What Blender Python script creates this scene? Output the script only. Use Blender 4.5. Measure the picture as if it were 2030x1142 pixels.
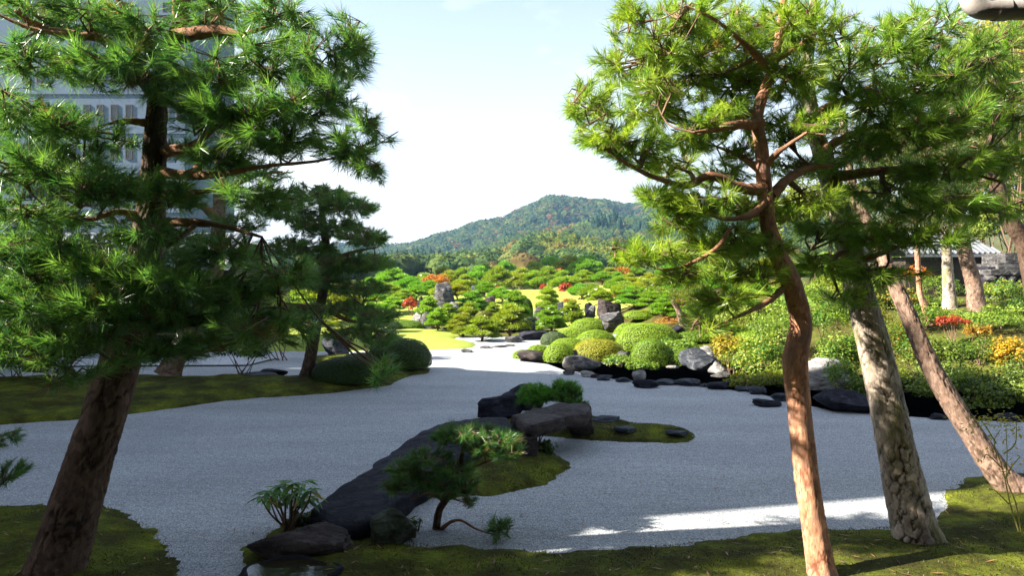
import bpy, bmesh, math, random
import numpy as np
from mathutils import Vector, Matrix

for o in list(bpy.data.objects): bpy.data.objects.remove(o)
SC = bpy.context.scene
COL = SC.collection

# ------------------------------------------------------------------ camera
F, CX, HY, EYE = 1400.0, 1015.0, 545.0, 1.8     # focal length in photo pixels, principal column, horizon row, eye height
cam = bpy.data.cameras.new('camera'); camo = bpy.data.objects.new('camera', cam); COL.objects.link(camo)
cam.sensor_width = 36.0; cam.lens = F / 2030 * 36.0
cam.shift_y = -(571 - HY) / 2030.0
cam.clip_start = 0.05; cam.clip_end = 6000
camo.location = (0, 0, EYE); camo.rotation_euler = (math.pi / 2, 0, 0)
SC.camera = camo

# ------------------------------------------------------------------ light
SUN_EL, SUN_AZ = 33.0, 100.0        # azimuth measured from +Y (view direction) towards -X (left)
to_sun = Vector((-math.sin(math.radians(SUN_AZ)) * math.cos(math.radians(SUN_EL)),
                 math.cos(math.radians(SUN_AZ)) * math.cos(math.radians(SUN_EL)), math.sin(math.radians(SUN_EL))))
sun = bpy.data.lights.new('sun', 'SUN'); sun.energy = 5.0; sun.angle = math.radians(0.5); sun.color = (1.0, 0.93, 0.80)
suno = bpy.data.objects.new('sun', sun); COL.objects.link(suno)
suno.rotation_euler = to_sun.to_track_quat('Z', 'Y').to_euler(); suno.location = (-40, 20, 40)

W = bpy.data.worlds.new('World'); SC.world = W; W.use_nodes = True
nt = W.node_tree; nt.nodes.clear()
def N(t, kind, **kw):
    n = t.nodes.new(kind)
    for k, v in kw.items():
        if k in ('ins',):
            for a, b in v.items(): n.inputs[a].default_value = b
        else: setattr(n, k, v)
    return n
sky = N(nt, 'ShaderNodeTexSky', sky_type='NISHITA', sun_disc=False, sun_elevation=math.radians(SUN_EL),
        sun_rotation=math.radians(-SUN_AZ), altitude=100, air_density=1.3, dust_density=1.6, ozone_density=2.5)
tc = N(nt, 'ShaderNodeTexCoord')
mp = N(nt, 'ShaderNodeMapping'); mp.inputs['Scale'].default_value = (1, 1, 2.6); mp.inputs['Location'].default_value = (1.9, 0.4, 0.3)
nz = N(nt, 'ShaderNodeTexNoise', ins={'Scale': 2.6, 'Detail': 7.0, 'Roughness': 0.55})
rmp = N(nt, 'ShaderNodeValToRGB'); rmp.color_ramp.elements[0].position = 0.47; rmp.color_ramp.elements[1].position = 0.74
mx = N(nt, 'ShaderNodeMix', data_type='RGBA'); mx.inputs['B'].default_value = (7.5, 7.5, 7.5, 1)
bg = N(nt, 'ShaderNodeBackground'); bg.inputs['Strength'].default_value = 0.054
wo = N(nt, 'ShaderNodeOutputWorld')
L = nt.links.new
L(tc.outputs['Generated'], mp.inputs['Vector']); L(mp.outputs[0], nz.inputs['Vector']); L(nz.outputs['Fac'], rmp.inputs['Fac'])
sxyz = N(nt, 'ShaderNodeSeparateXYZ'); L(tc.outputs['Generated'], sxyz.inputs[0])
el = N(nt, 'ShaderNodeMath', operation='SUBTRACT', use_clamp=True); el.inputs[0].default_value = 1.0; L(sxyz.outputs['Z'], el.inputs[1])
pw = N(nt, 'ShaderNodeMath', operation='POWER'); L(el.outputs[0], pw.inputs[0]); pw.inputs[1].default_value = 2.6
ml = N(nt, 'ShaderNodeMath', operation='MULTIPLY'); L(pw.outputs[0], ml.inputs[0]); ml.inputs[1].default_value = 0.86
veil = N(nt, 'ShaderNodeMix', data_type='RGBA'); veil.inputs['B'].default_value = (6.6, 6.9, 7.3, 1)   # thin high haze, whitest low down all round
L(ml.outputs[0], veil.inputs['Factor']); L(sky.outputs[0], veil.inputs['A'])
L(rmp.outputs['Color'], mx.inputs['Factor']); L(veil.outputs['Result'], mx.inputs['A']); L(mx.outputs['Result'], bg.inputs['Color']); L(bg.outputs[0], wo.inputs['Surface'])

vs = SC.view_settings; vs.view_transform = 'Standard'; vs.look = 'None'; vs.gamma = 1.0; vs.use_curve_mapping = False
vs.exposure = 2.2
SC.render.engine = 'CYCLES'
cy = SC.cycles
cy.max_bounces = 6; cy.diffuse_bounces = 3; cy.glossy_bounces = 3; cy.transmission_bounces = 4; cy.transparent_max_bounces = 8
cy.volume_bounces = 0; cy.caustics_reflective = False; cy.caustics_refractive = False; cy.sample_clamp_indirect = 6.0
cy.use_denoising = True
try:
    cy.denoiser = 'OPENIMAGEDENOISE'; cy.denoising_prefilter = 'ACCURATE'; cy.denoising_input_passes = 'RGB_ALBEDO_NORMAL'
except Exception: pass

# ------------------------------------------------------------------ geometry helpers
def P(px, py, d): return np.array([(px - CX) / F * d, d, EYE + (HY - py) / F * d])
def G(px, py, z=0.0): return P(px, py, (EYE - z) * F / (py - HY))
def gxy(pts, z=0.0): return [tuple(G(a, b, z)[:2]) for a, b in pts]

def hash3(ix, iy, iz, seed):
    n = (ix.astype(np.int64) * 374761393 + iy.astype(np.int64) * 668265263 + iz.astype(np.int64) * 2147483647 + seed * 974634777) & 0x7fffffff
    n = ((n ^ (n >> 13)) * 1274126177) & 0x7fffffff
    n = ((n ^ (n >> 15)) * 1103515245 + 12345) & 0x7fffffff
    return (n ^ (n >> 16)) / float(0x7fffffff)
def vnoise(p, seed=0):
    i = np.floor(p).astype(np.int64); f = p - i; u = f * f * (3 - 2 * f)
    r = 0
    for dx in (0, 1):
        for dy in (0, 1):
            for dz in (0, 1):
                w = (u[:, 0] if dx else 1 - u[:, 0]) * (u[:, 1] if dy else 1 - u[:, 1]) * (u[:, 2] if dz else 1 - u[:, 2])
                r = r + w * hash3(i[:, 0] + dx, i[:, 1] + dy, i[:, 2] + dz, seed)
    return r * 2 - 1
def fbm(p, seed=0, octv=4, gain=0.5):
    r = 0; a = 1.0
    for k in range(octv):
        r = r + a * vnoise(p * 2.0 ** k + 17.3 * k, seed + k); a *= gain
    return r
def nrm(v): return v / np.maximum(np.linalg.norm(v, axis=-1, keepdims=True), 1e-9)
def S(t): t = np.clip(t, 0, 1); return t * t * (3 - 2 * t)

class MB:
    def __init__(s): s.v = []; s.f = []; s.c = []; s.n = 0
    def add(s, v, f, c=None):
        v = np.asarray(v, float).reshape(-1, 3); f = np.asarray(f, int)
        s.v.append(v); s.f.append(f + s.n); s.n += len(v)
        if c is None: c = (1, 1, 1)
        c = np.asarray(c, float)
        s.c.append(np.broadcast_to(c, (len(v), 3)) if c.ndim == 1 else c)
        return s
    def mesh(s, name, mat, smooth=False, origin=(0, 0, 0)):
        me = bpy.data.meshes.new(name)
        v = np.concatenate(s.v) - np.asarray(origin, float)
        tot = np.concatenate([np.full(len(f), f.shape[1]) for f in s.f]); idx = np.concatenate([f.ravel() for f in s.f])
        me.vertices.add(len(v)); me.vertices.foreach_set('co', v.ravel().astype(np.float32))
        me.loops.add(len(idx)); me.loops.foreach_set('vertex_index', idx.astype(np.int32))
        me.polygons.add(len(tot)); st = np.concatenate([[0], np.cumsum(tot)[:-1]])
        me.polygons.foreach_set('loop_start', st.astype(np.int32)); me.polygons.foreach_set('loop_total', tot.astype(np.int32))
        me.polygons.foreach_set('use_smooth', np.full(len(tot), smooth))
        me.update(calc_edges=True)
        ca = me.color_attributes.new('Col', 'FLOAT_COLOR', 'POINT')
        c = np.concatenate(s.c); ca.data.foreach_set('color', np.concatenate([c, np.ones((len(c), 1))], 1).ravel().astype(np.float32))
        me.materials.append(mat)
        return me
    def build(s, name, mat, parent=None, smooth=False, loc=None):
        org = parent.matrix_basis.translation if (parent is not None and loc is None) else (loc if loc is not None else (0, 0, 0))
        if parent is not None and parent.parent is not None: org = parent.parent.matrix_basis.translation
        o = bpy.data.objects.new(name, s.mesh(name, mat, smooth, org)); COL.objects.link(o)
        if parent is not None: o.parent = parent
        else: o.location = org
        return o

def tag(o, label, cat, group=None):
    o['label'] = label; o['category'] = cat
    if group: o['group'] = group
    return o
def thing(name, label, cat, loc, group=None):
    o = bpy.data.objects.new(name, None); COL.objects.link(o); o.location = tuple(float(a) for a in loc); o.empty_display_size = 0.2
    return tag(o, label, cat, group)
def kind(o, k): o['kind'] = k; return o

BOXF = np.array([[0, 1, 3, 2], [4, 6, 7, 5], [0, 4, 5, 1], [2, 3, 7, 6], [0, 2, 6, 4], [1, 5, 7, 3]])
def box(mb, lo, hi, c=None):
    v = [[(lo, hi)[i][0], (lo, hi)[j][1], (lo, hi)[k][2]] for i in (0, 1) for j in (0, 1) for k in (0, 1)]
    return mb.add(v, BOXF, c)

_ico = {}
def ico(n):
    if n not in _ico:
        bm = bmesh.new(); bmesh.ops.create_icosphere(bm, subdivisions=n, radius=1)
        _ico[n] = (np.array([v.co[:] for v in bm.verts]), np.array([[v.index for v in f.verts] for f in bm.faces])); bm.free()
    return _ico[n]

def spline(pts, n):
    pts = np.asarray(pts, float); k = len(pts)
    if k == 2: return pts[0] + (pts[1] - pts[0]) * np.linspace(0, 1, n)[:, None]
    q = np.vstack([2 * pts[0] - pts[1], pts, 2 * pts[-1] - pts[-2]])
    u = np.linspace(0, k - 1 - 1e-9, n); i = u.astype(int); t = (u - i)[:, None]
    a, b, c, d = q[i], q[i + 1], q[i + 2], q[i + 3]
    return 0.5 * (2 * b + (c - a) * t + (2 * a - 5 * b + 4 * c - d) * t * t + (3 * b - a - 3 * c + d) * t ** 3)
def frames(p):
    t = nrm(np.gradient(p, axis=0)); ref = np.array([0.31, 0.95, 0.02])
    n = nrm(ref - (t @ ref)[:, None] * t); b = np.cross(t, n)
    return t, n, b
def tube(mb, p, r, seg=8, c=None, bump=0.0, seed=0, cap=True):
    p = np.asarray(p, float); r = np.broadcast_to(np.asarray(r, float), (len(p),)); t, n, b = frames(p)
    a = np.linspace(0, 2 * math.pi, seg, endpoint=False)
    ring = p[:, None] + r[:, None, None] * (np.cos(a)[None, :, None] * n[:, None] + np.sin(a)[None, :, None] * b[:, None])
    v = ring.reshape(-1, 3)
    if bump:
        k = fbm(v / np.maximum(r.mean(), 0.004) * 0.55, seed, 3)
        v = v + (v - np.repeat(p, seg, 0)) * (k * bump)[:, None]
    m = len(p); i = np.arange(m - 1)[:, None] * seg; j = np.arange(seg)[None]; j2 = (j + 1) % seg
    f = np.stack([i + j, i + j2, i + seg + j2, i + seg + j], -1).reshape(-1, 4)
    mb.add(v, f, c)
    if cap:
        v2 = np.vstack([v[-seg:], p[-1:] + t[-1:] * r[-1] * 0.5]); mb.add(v2, np.stack([np.arange(seg), (np.arange(seg) + 1) % seg, np.full(seg, seg)], 1), c)
    return v
def sticks(mb, A, B, ra, rb, c=None, k=3):
    A = np.asarray(A, float).reshape(-1, 3); B = np.asarray(B, float).reshape(-1, 3); n = len(A)
    if n == 0: return
    t = nrm(B - A); u = nrm(np.cross(t, np.array([0.3, 0.2, 0.93]))); w = np.cross(t, u)
    a = np.arange(k) * 2 * math.pi / k
    o = np.cos(a)[None, :, None] * u[:, None] + np.sin(a)[None, :, None] * w[:, None]
    ra = np.broadcast_to(ra, (n,)); rb = np.broadcast_to(rb, (n,))
    v = np.concatenate([A[:, None] + o * ra[:, None, None], B[:, None] + o * rb[:, None, None]], 1).reshape(-1, 3)
    j = np.arange(k); j2 = (j + 1) % k; base = (np.arange(n) * 2 * k)[:, None]
    f = np.stack([base + j, base + j2, base + k + j2, base + k + j], -1).reshape(-1, 4)
    mb.add(v, f, c)

# ------------------------------------------------------------------ materials
def newmat(name):
    m = bpy.data.materials.new(name); m.use_nodes = True; t = m.node_tree; t.nodes.clear()
    out = N(t, 'ShaderNodeOutputMaterial'); return m, t, out
def ramp(t, fac, stops):
    r = N(t, 'ShaderNodeValToRGB'); e = r.color_ramp.elements
    while len(e) < len(stops): e.new(0.5)
    for k, (p, c) in enumerate(stops): e[k].position = p; e[k].color = (*c, 1)
    t.links.new(fac, r.inputs['Fac']); return r.outputs['Color']
def noise(t, vec, scale, detail=4, rough=0.55, dist=0.0):
    n = N(t, 'ShaderNodeTexNoise', ins={'Scale': scale, 'Detail': detail, 'Roughness': rough, 'Distortion': dist})
    t.links.new(vec, n.inputs['Vector']); return n.outputs['Fac']
def voro(t, vec, scale, feat='F1', out='Distance'):
    n = N(t, 'ShaderNodeTexVoronoi', feature=feat, ins={'Scale': scale}); t.links.new(vec, n.inputs['Vector']); return n.outputs[out]
def mixc(t, fac, a, b, mode='MIX'):
    n = N(t, 'ShaderNodeMix', data_type='RGBA', blend_type=mode)
    for key, x in (('Factor', fac), ('A', a), ('B', b)):
        if hasattr(x, 'links'): t.links.new(x, n.inputs[key])
        elif key == 'Factor': n.inputs[key].default_value = x
        else: n.inputs[key].default_value = (*x, 1)
    return n.outputs['Result']
def bump(t, h, strength, dist, normal=None):
    b = N(t, 'ShaderNodeBump', ins={'Strength': strength, 'Distance': dist}); t.links.new(h, b.inputs['Height'])
    if normal is not None: t.links.new(normal, b.inputs['Normal'])
    return b.outputs['Normal']
def bsdf(t, out, col, rough=0.8, normal=None, spec=0.3, metallic=0.0, coat=0.0):
    b = N(t, 'ShaderNodeBsdfPrincipled')
    for key, x in (('Base Color', col), ('Roughness', rough)):
        if hasattr(x, 'links'): t.links.new(x, b.inputs[key])
        elif key == 'Roughness': b.inputs[key].default_value = x
        else: b.inputs[key].default_value = (*x, 1)
    b.inputs['Specular IOR Level'].default_value = spec; b.inputs['Metallic'].default_value = metallic; b.inputs['Coat Weight'].default_value = coat
    if normal is not None: t.links.new(normal, b.inputs['Normal'])
    t.links.new(b.outputs[0], out.inputs['Surface']); return b
def geo(t): return N(t, 'ShaderNodeNewGeometry').outputs['Position']
def objc(t): return N(t, 'ShaderNodeTexCoord').outputs['Object']
def vmap(t, vec, scale=(1, 1, 1), rot=(0, 0, 0)):
    m = N(t, 'ShaderNodeMapping'); m.inputs['Scale'].default_value = scale; m.inputs['Rotation'].default_value = rot
    t.links.new(vec, m.inputs['Vector']); return m.outputs[0]

def mat_gravel():
    m, t, o = newmat('white_gravel'); g = geo(t)
    cell = voro(t, g, 120, out='Color'); d = voro(t, g, 120)
    sp = N(t, 'ShaderNodeSeparateColor'); t.links.new(cell, sp.inputs[0])
    c = ramp(t, sp.outputs[0], [(0.0, (0.17, 0.175, 0.18)), (0.2, (0.275, 0.295, 0.318)), (0.7, (0.39, 0.405, 0.425)), (1.0, (0.57, 0.58, 0.59))])
    big = noise(t, vmap(t, g, (0.5, 1.6, 1), (0, 0, 0.3)), 1.1, 4)
    c = mixc(t, 1.0, c, ramp(t, big, [(0.3, (0.80, 0.80, 0.80)), (0.7, (1.0, 1.0, 1.0))]), 'MULTIPLY')
    wv = noise(t, vmap(t, g, (1.2, 5.0, 1), (0, 0, 0.25)), 2.2, 3)
    n1 = bump(t, wv, 0.6, 0.05)
    n2 = bump(t, d, 0.8, 0.007, n1)
    bsdf(t, o, c, 0.85, n2, 0.2); return m
def mat_moss():
    m, t, o = newmat('moss'); g = geo(t)
    a = noise(t, g, 2.2, 8, 0.72); b = noise(t, g, 38, 4, 0.7)
    c = ramp(t, a, [(0.30, (0.026, 0.020, 0.008)), (0.46, (0.052, 0.056, 0.010)), (0.58, (0.11, 0.13, 0.014)), (0.70, (0.21, 0.24, 0.018))])
    c = mixc(t, 0.6, c, ramp(t, b, [(0.3, (0.35, 0.35, 0.3)), (0.7, (1.35, 1.3, 1.1))]), 'MULTIPLY')
    n1 = bump(t, b, 0.9, 0.02); n2 = bump(t, noise(t, g, 160, 3, 0.7), 0.7, 0.006, n1)
    bsdf(t, o, c, 0.95, n2, 0.1); return m
def mat_lawn():
    m, t, o = newmat('lawn_grass'); g = geo(t)
    a = noise(t, g, 0.7, 4); b = noise(t, g, 60, 3, 0.7)
    c = ramp(t, a, [(0.3, (0.23, 0.28, 0.045)), (0.7, (0.29, 0.335, 0.065))])
    c = mixc(t, 0.35, c, ramp(t, b, [(0.3, (0.5, 0.55, 0.4)), (0.7, (1.3, 1.3, 1.2))]), 'MULTIPLY')
    bsdf(t, o, c, 0.95, bump(t, b, 0.6, 0.02), 0.1); return m
def mat_ground():
    m, t, o = newmat('garden_ground'); g = geo(t)
    a = noise(t, g, 0.8, 6, 0.65); b = noise(t, g, 14, 4, 0.7)
    c = ramp(t, a, [(0.35, (0.055, 0.035, 0.015)), (0.5, (0.08, 0.085, 0.018)), (0.7, (0.14, 0.15, 0.02))])
    c = mixc(t, 0.6, c, ramp(t, b, [(0.3, (0.4, 0.4, 0.4)), (0.7, (1.3, 1.3, 1.2))]), 'MULTIPLY')
    bsdf(t, o, c, 0.95, bump(t, b, 0.8, 0.05), 0.1); return m
def mat_rock(name, dark, mid, light, lichen=0.3, scale=1.0, rough=0.85):
    m, t, o = newmat(name); g = objc(t)
    st = noise(t, vmap(t, g, (1, 1, 3.2), (0.5, 0.3, 0)), 3.2 * scale, 8, 0.68, 0.6)
    c = ramp(t, st, [(0.30, dark), (0.5, mid), (0.68, light)])
    l = noise(t, g, 9 * scale, 6, 0.75)
    c = mixc(t, ramp(t, l, [(0.56, (0, 0, 0)), (0.66, (lichen,) * 3)]), c, (0.42, 0.41, 0.37))
    k = voro(t, vmap(t, g, (1, 1, 1.7), (0.2, 0.6, 0)), 4.5 * scale, 'DISTANCE_TO_EDGE')
    n0 = bump(t, ramp(t, k, [(0.0, (0, 0, 0)), (0.06, (1, 1, 1))]), 0.35, 0.02)
    fr = N(t, 'ShaderNodeTexNoise', noise_type='RIDGED_MULTIFRACTAL', ins={'Scale': 5.0 * scale, 'Detail': 8.0, 'Roughness': 0.6}); t.links.new(vmap(t, g, (1, 1, 2.0), (0.4, 0.2, 0)), fr.inputs['Vector'])
    n1 = bump(t, st, 1.0, 0.08, n0); n1 = bump(t, fr.outputs['Fac'], 0.6, 0.03, n1); n2 = bump(t, noise(t, g, 60 * scale, 6, 0.75), 0.8, 0.012, n1)
    bsdf(t, o, c, rough, n2, 0.15); return m
def mat_bark(name, crack, plate, plate2, patch=None):
    m, t, o = newmat(name); g = objc(t)
    at = N(t, 'ShaderNodeVertexColor', layer_name='Col'); sp = N(t, 'ShaderNodeSeparateColor'); t.links.new(at.outputs['Color'], sp.inputs[0])
    n = noise(t, vmap(t, g, (1, 1, 0.45)), 14, 6, 0.7)
    c = mixc(t, ramp(t, n, [(0.3, (0, 0, 0)), (0.7, (1, 1, 1))]), plate, plate2)
    fc = N(t, 'ShaderNodeSeparateColor'); wv_ = N(t, 'ShaderNodeVectorMath', operation='ADD'); t.links.new(vmap(t, g, (1, 1, 0.55)), wv_.inputs[0])
    nz_ = N(t, 'ShaderNodeTexNoise', ins={'Scale': 25.0, 'Detail': 3.0}); t.links.new(g, nz_.inputs['Vector']); sc_ = N(t, 'ShaderNodeVectorMath', operation='SCALE'); sc_.inputs['Scale'].default_value = 0.03; t.links.new(nz_.outputs['Color'], sc_.inputs[0]); t.links.new(sc_.outputs[0], wv_.inputs[1])
    t.links.new(voro(t, wv_.outputs[0], 38, out='Color'), fc.inputs[0])
    c = mixc(t, 0.75, c, ramp(t, fc.outputs[0], [(0.0, (0.50, 0.46, 0.44)), (0.5, (0.95, 0.95, 0.95)), (1.0, (1.35, 1.35, 1.35))]), 'MULTIPLY')
    c = mixc(t, sp.outputs[0], crack, c)
    if patch:
        c = mixc(t, ramp(t, noise(t, vmap(t, g, (1, 1, 0.5)), 5, 5, 0.7), [(0.5, (0, 0, 0)), (0.6, (0.8,) * 3)]), c, patch)
    fl = fc.outputs[0]; n1 = bump(t, fl, 0.8, 0.006)
    n2 = bump(t, noise(t, vmap(t, g, (1, 1, 0.3)), 70, 5, 0.7), 0.7, 0.006, n1)
    bsdf(t, o, c, 0.85, n2, 0.2); return m
def mat_leaf(name, rough=0.45, trans=0.35, spec=0.35, tboost=(1.3, 1.35, 0.6)):
    m, t, o = newmat(name)
    at = N(t, 'ShaderNodeVertexColor', layer_name='Col'); oi = N(t, 'ShaderNodeObjectInfo')
    c = mixc(t, 1.0, at.outputs['Color'], oi.outputs['Color'], 'MULTIPLY')
    b = bsdf(t, o, c, rough, None, spec)
    tr = N(t, 'ShaderNodeBsdfTranslucent'); t.links.new(mixc(t, 1.0, c, tboost, 'MULTIPLY'), tr.inputs['Color'])
    ms = N(t, 'ShaderNodeMixShader'); ms.inputs[0].default_value = trans
    t.links.new(b.outputs[0], ms.inputs[1]); t.links.new(tr.outputs[0], ms.inputs[2]); t.links.new(ms.outputs[0], o.inputs['Surface']); return m
def mat_plain(name, col, rough=0.7, spec=0.3, var=0.15, sc=6.0, bmp=0.2, bd=0.01, metallic=0.0):
    m, t, o = newmat(name); g = objc(t); n = noise(t, g, sc, 5, 0.65)
    c = ramp(t, n, [(0.3, tuple(x * (1 - var) for x in col)), (0.7, tuple(min(1, x * (1 + var)) for x in col))])
    bsdf(t, o, c, rough, bump(t, noise(t, g, sc * 8, 4), bmp, bd), spec, metallic); return m
def mat_water():
    m, t, o = newmat('pond_water'); g = geo(t)
    n = bump(t, noise(t, vmap(t, g, (1, 2, 1)), 5, 3), 0.12, 0.01)
    bsdf(t, o, (0.018, 0.016, 0.008), 0.04, n, 0.6); return m
def mat_glass(name, tint):
    m, t, o = newmat(name); bsdf(t, o, tint, 0.05, None, 0.6); return m

M = dict(
    gravel=mat_gravel(), moss=mat_moss(), lawn=mat_lawn(), ground=mat_ground(),
    rock=mat_rock('grey_rock', (0.022, 0.021, 0.023), (0.070, 0.067, 0.068), (0.19, 0.18, 0.175), 0.45),
    rockd=mat_rock('dark_rock', (0.006, 0.006, 0.010), (0.016, 0.016, 0.025), (0.042, 0.042, 0.056), 0.05),
    rockw=mat_rock('pale_rock', (0.09, 0.085, 0.08), (0.24, 0.23, 0.22), (0.44, 0.43, 0.41), 0.4),
    rockb=mat_rock('brown_rock', (0.020, 0.014, 0.013), (0.048, 0.037, 0.036), (0.095, 0.078, 0.074), 0.12),
    rockg=mat_rock('green_rock', (0.030, 0.030, 0.020), (0.07, 0.085, 0.06), (0.16, 0.21, 0.18), 0.2),
    rocku=mat_rock('blue_rock', (0.02, 0.023, 0.030), (0.05, 0.056, 0.070), (0.13, 0.14, 0.16), 0.3),
    bark_red=mat_bark('red_pine_bark', (0.15, 0.055, 0.03), (0.40, 0.18, 0.095), (0.52, 0.29, 0.18), (0.24, 0.14, 0.11)),
    bark_grey=mat_bark('plated_pine_bark', (0.030, 0.022, 0.014), (0.30, 0.235, 0.185), (0.46, 0.39, 0.32), (0.17, 0.16, 0.06)),
    bark_dark=mat_bark('dark_pine_bark', (0.020, 0.013, 0.009), (0.085, 0.05, 0.034), (0.13, 0.085, 0.06), None),
    bark_mid=mat_bark('brown_pine_bark', (0.05, 0.03, 0.02), (0.20, 0.12, 0.085), (0.30, 0.21, 0.16), None),
    twig=mat_plain('twig_wood', (0.16, 0.10, 0.065), 0.85, 0.2, 0.3, 30),
    limb=mat_plain('limb_wood', (0.26, 0.13, 0.075), 0.85, 0.2, 0.4, 18, 0.6, 0.01),
    needle=mat_leaf('pine_needles', 0.32, 0.45, 0.5, (1.25, 1.3, 0.55)),
    leaf=mat_leaf('leaves', 0.45, 0.35, 0.35),
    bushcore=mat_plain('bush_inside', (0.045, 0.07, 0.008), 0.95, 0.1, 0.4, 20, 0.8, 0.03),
    forest=mat_leaf('forest_leaves', 0.8, 0.15, 0.1),
    water=mat_water(),
    shadewall=mat_plain('shade_tinted_wall', (0.10, 0.14, 0.20), 0.9, 0.2, 0.06, 1.5, 0.15, 0.005),  # pale tower plaster with its bluish shade put into the colour
    plaster=mat_plain('plaster_wall', (0.60, 0.62, 0.64), 0.9, 0.2, 0.06, 1.5, 0.15, 0.005),
    concrete=mat_plain('stone_paving', (0.42, 0.43, 0.45), 0.85, 0.2, 0.12, 3, 0.2, 0.005),
    glass=mat_glass('window_glass', (0.012, 0.018, 0.020)),
    glassg=mat_glass('green_glass', (0.015, 0.05, 0.035)),
    frame=mat_plain('tan_frame', (0.22, 0.18, 0.10), 0.6, 0.3, 0.15, 5),
    darkwood=mat_plain('dark_wood', (0.045, 0.033, 0.026), 0.7, 0.3, 0.25, 8),
    tile=mat_plain('roof_tile', (0.16, 0.17, 0.19), 0.5, 0.4, 0.25, 5, 0.4, 0.01),
    metal=mat_plain('dull_metal', (0.40, 0.36, 0.33), 0.45, 0.5, 0.2, 12, 0.2, 0.003),
)

# ------------------------------------------------------------------ terrain
NEAR_EDGE = gxy([(1172, 740), (1215, 752), (1300, 760), (1360, 764), (1420, 770), (1500, 780), (1560, 795), (1650, 815), (1780, 825), (1900, 833), (2040, 838)])
POND = NEAR_EDGE + [(8.4, 8.2), (9.0, 9.2), (7.6, 10.2), (6.2, 11.0), (5.0, 12.2), (4.6, 13.2), (4.2, 14.0), (3.0, 14.35), (2.0, 14.1), (1.65, 13.5)]
def inside(poly, x, y):
    poly = np.asarray(poly); r = np.zeros(len(x), bool); n = len(poly)
    for i in range(n):
        (x1, y1), (x2, y2) = poly[i], poly[(i + 1) % n]
        c = ((y1 > y) != (y2 > y)) & (x < (x2 - x1) * (y - y1) / (y2 - y1 + 1e-12) + x1); r ^= c
    return r
def edist(poly, x, y):
    poly = np.asarray(poly); d = np.full(len(x), 1e9); n = len(poly)
    for i in range(n):
        a = poly[i]; b = poly[(i + 1) % n]; e = b - a
        t = np.clip(((x - a[0]) * e[0] + (y - a[1]) * e[1]) / max(e @ e, 1e-12), 0, 1)
        d = np.minimum(d, np.hypot(x - a[0] - t * e[0], y - a[1] - t * e[1]))
    return d
def sdist(poly, x, y): d = edist(poly, x, y); return np.where(inside(poly, x, y), d, -d)
def ht(x, y):
    x = np.atleast_1d(np.asarray(x, float)); y = np.atleast_1d(np.asarray(y, float))
    far = 0.50 * S((y - 23) / 17) + 0.7 * S((y - 45) / 60)
    # the bank that climbs behind the pond
    bx, by = 0.62 * (x - 4.6) + 0.78 * (y - 13.2), (x - 1.5)
    rb = 1.15 * S(bx / 6.5) * S(by / 3.5)
    z = np.maximum(far, rb) + 0.25 * np.minimum(far, rb)
    return z
def h1(x, y): return float(ht(x, y)[0])

def grid(xs, ys, zf, name, mat, smooth=True):
    X, Y = np.meshgrid(xs, ys); x = X.ravel(); y = Y.ravel(); z = zf(x, y); nx = len(xs)
    i = np.arange(len(ys) - 1)[:, None] * nx; j = np.arange(nx - 1)[None]
    f = np.stack([i + j, i + j + 1, i + nx + j + 1, i + nx + j], -1).reshape(-1, 4)
    mb = MB(); mb.add(np.stack([x, y, z], 1), f); return mb.build(name, mat, smooth=smooth)
def ground_z(x, y):
    z = ht(x, y) - 0.035
    near = (x > -3) & (x < 12) & (y > 7) & (y < 17)
    sd = np.full(len(x), -9.0)
    if near.any(): sd[near] = sdist(POND, x[near], y[near])
    z = np.where(sd > -0.25, np.minimum(z, -0.035 - 0.4 * S((sd + 0.25) / 0.4)), z)
    n = fbm(np.stack([x, y, 0 * x], 1) * 0.6, 5, 3) * 0.10 * S((ht(x, y) - 0.05) / 0.3)
    return z + n
xs = np.unique(np.concatenate([-np.geomspace(14, 1500, 26)[::-1], np.arange(-14, -2, 0.7), np.arange(-2, 12.01, 0.22), np.arange(12.7, 30, 0.9), np.geomspace(30, 1500, 22)]))
ys = np.unique(np.concatenate([np.linspace(-60, -2, 8), np.arange(-1, 7, 0.7), np.arange(7, 17, 0.22), np.arange(17, 60, 0.9), np.geomspace(60, 1600, 26)]))
kind(grid(xs, ys, ground_z, 'ground', M['ground']), 'structure')

def sheet(name, poly, z, mat):
    bm = bmesh.new(); vs_ = [bm.verts.new((p[0], p[1], z)) for p in poly]; f = bm.faces.new(vs_)
    if f.normal.z < 0: f.normal_flip()
    bmesh.ops.triangulate(bm, faces=bm.faces[:]); me = bpy.data.meshes.new(name); bm.to_mesh(me); bm.free(); me.materials.append(mat)
    o = bpy.data.objects.new(name, me); COL.objects.link(o); return o
GRAVEL = [(-30, -1.0), (14, -1.0), (14, 7.0)] + NEAR_EDGE[::-1] + gxy([(1120, 735), (1085, 722), (1030, 716), (1045, 700), (1100, 684)]) + [(1.2, 20.5), (-1.5, 20.5), (-4, 17.6), (-30, 17.6)]
kind(sheet('gravel', GRAVEL, 0.0, M['gravel']), 'structure')
kind(sheet('pond_water', POND, -0.075, M['water']), 'structure')

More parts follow.
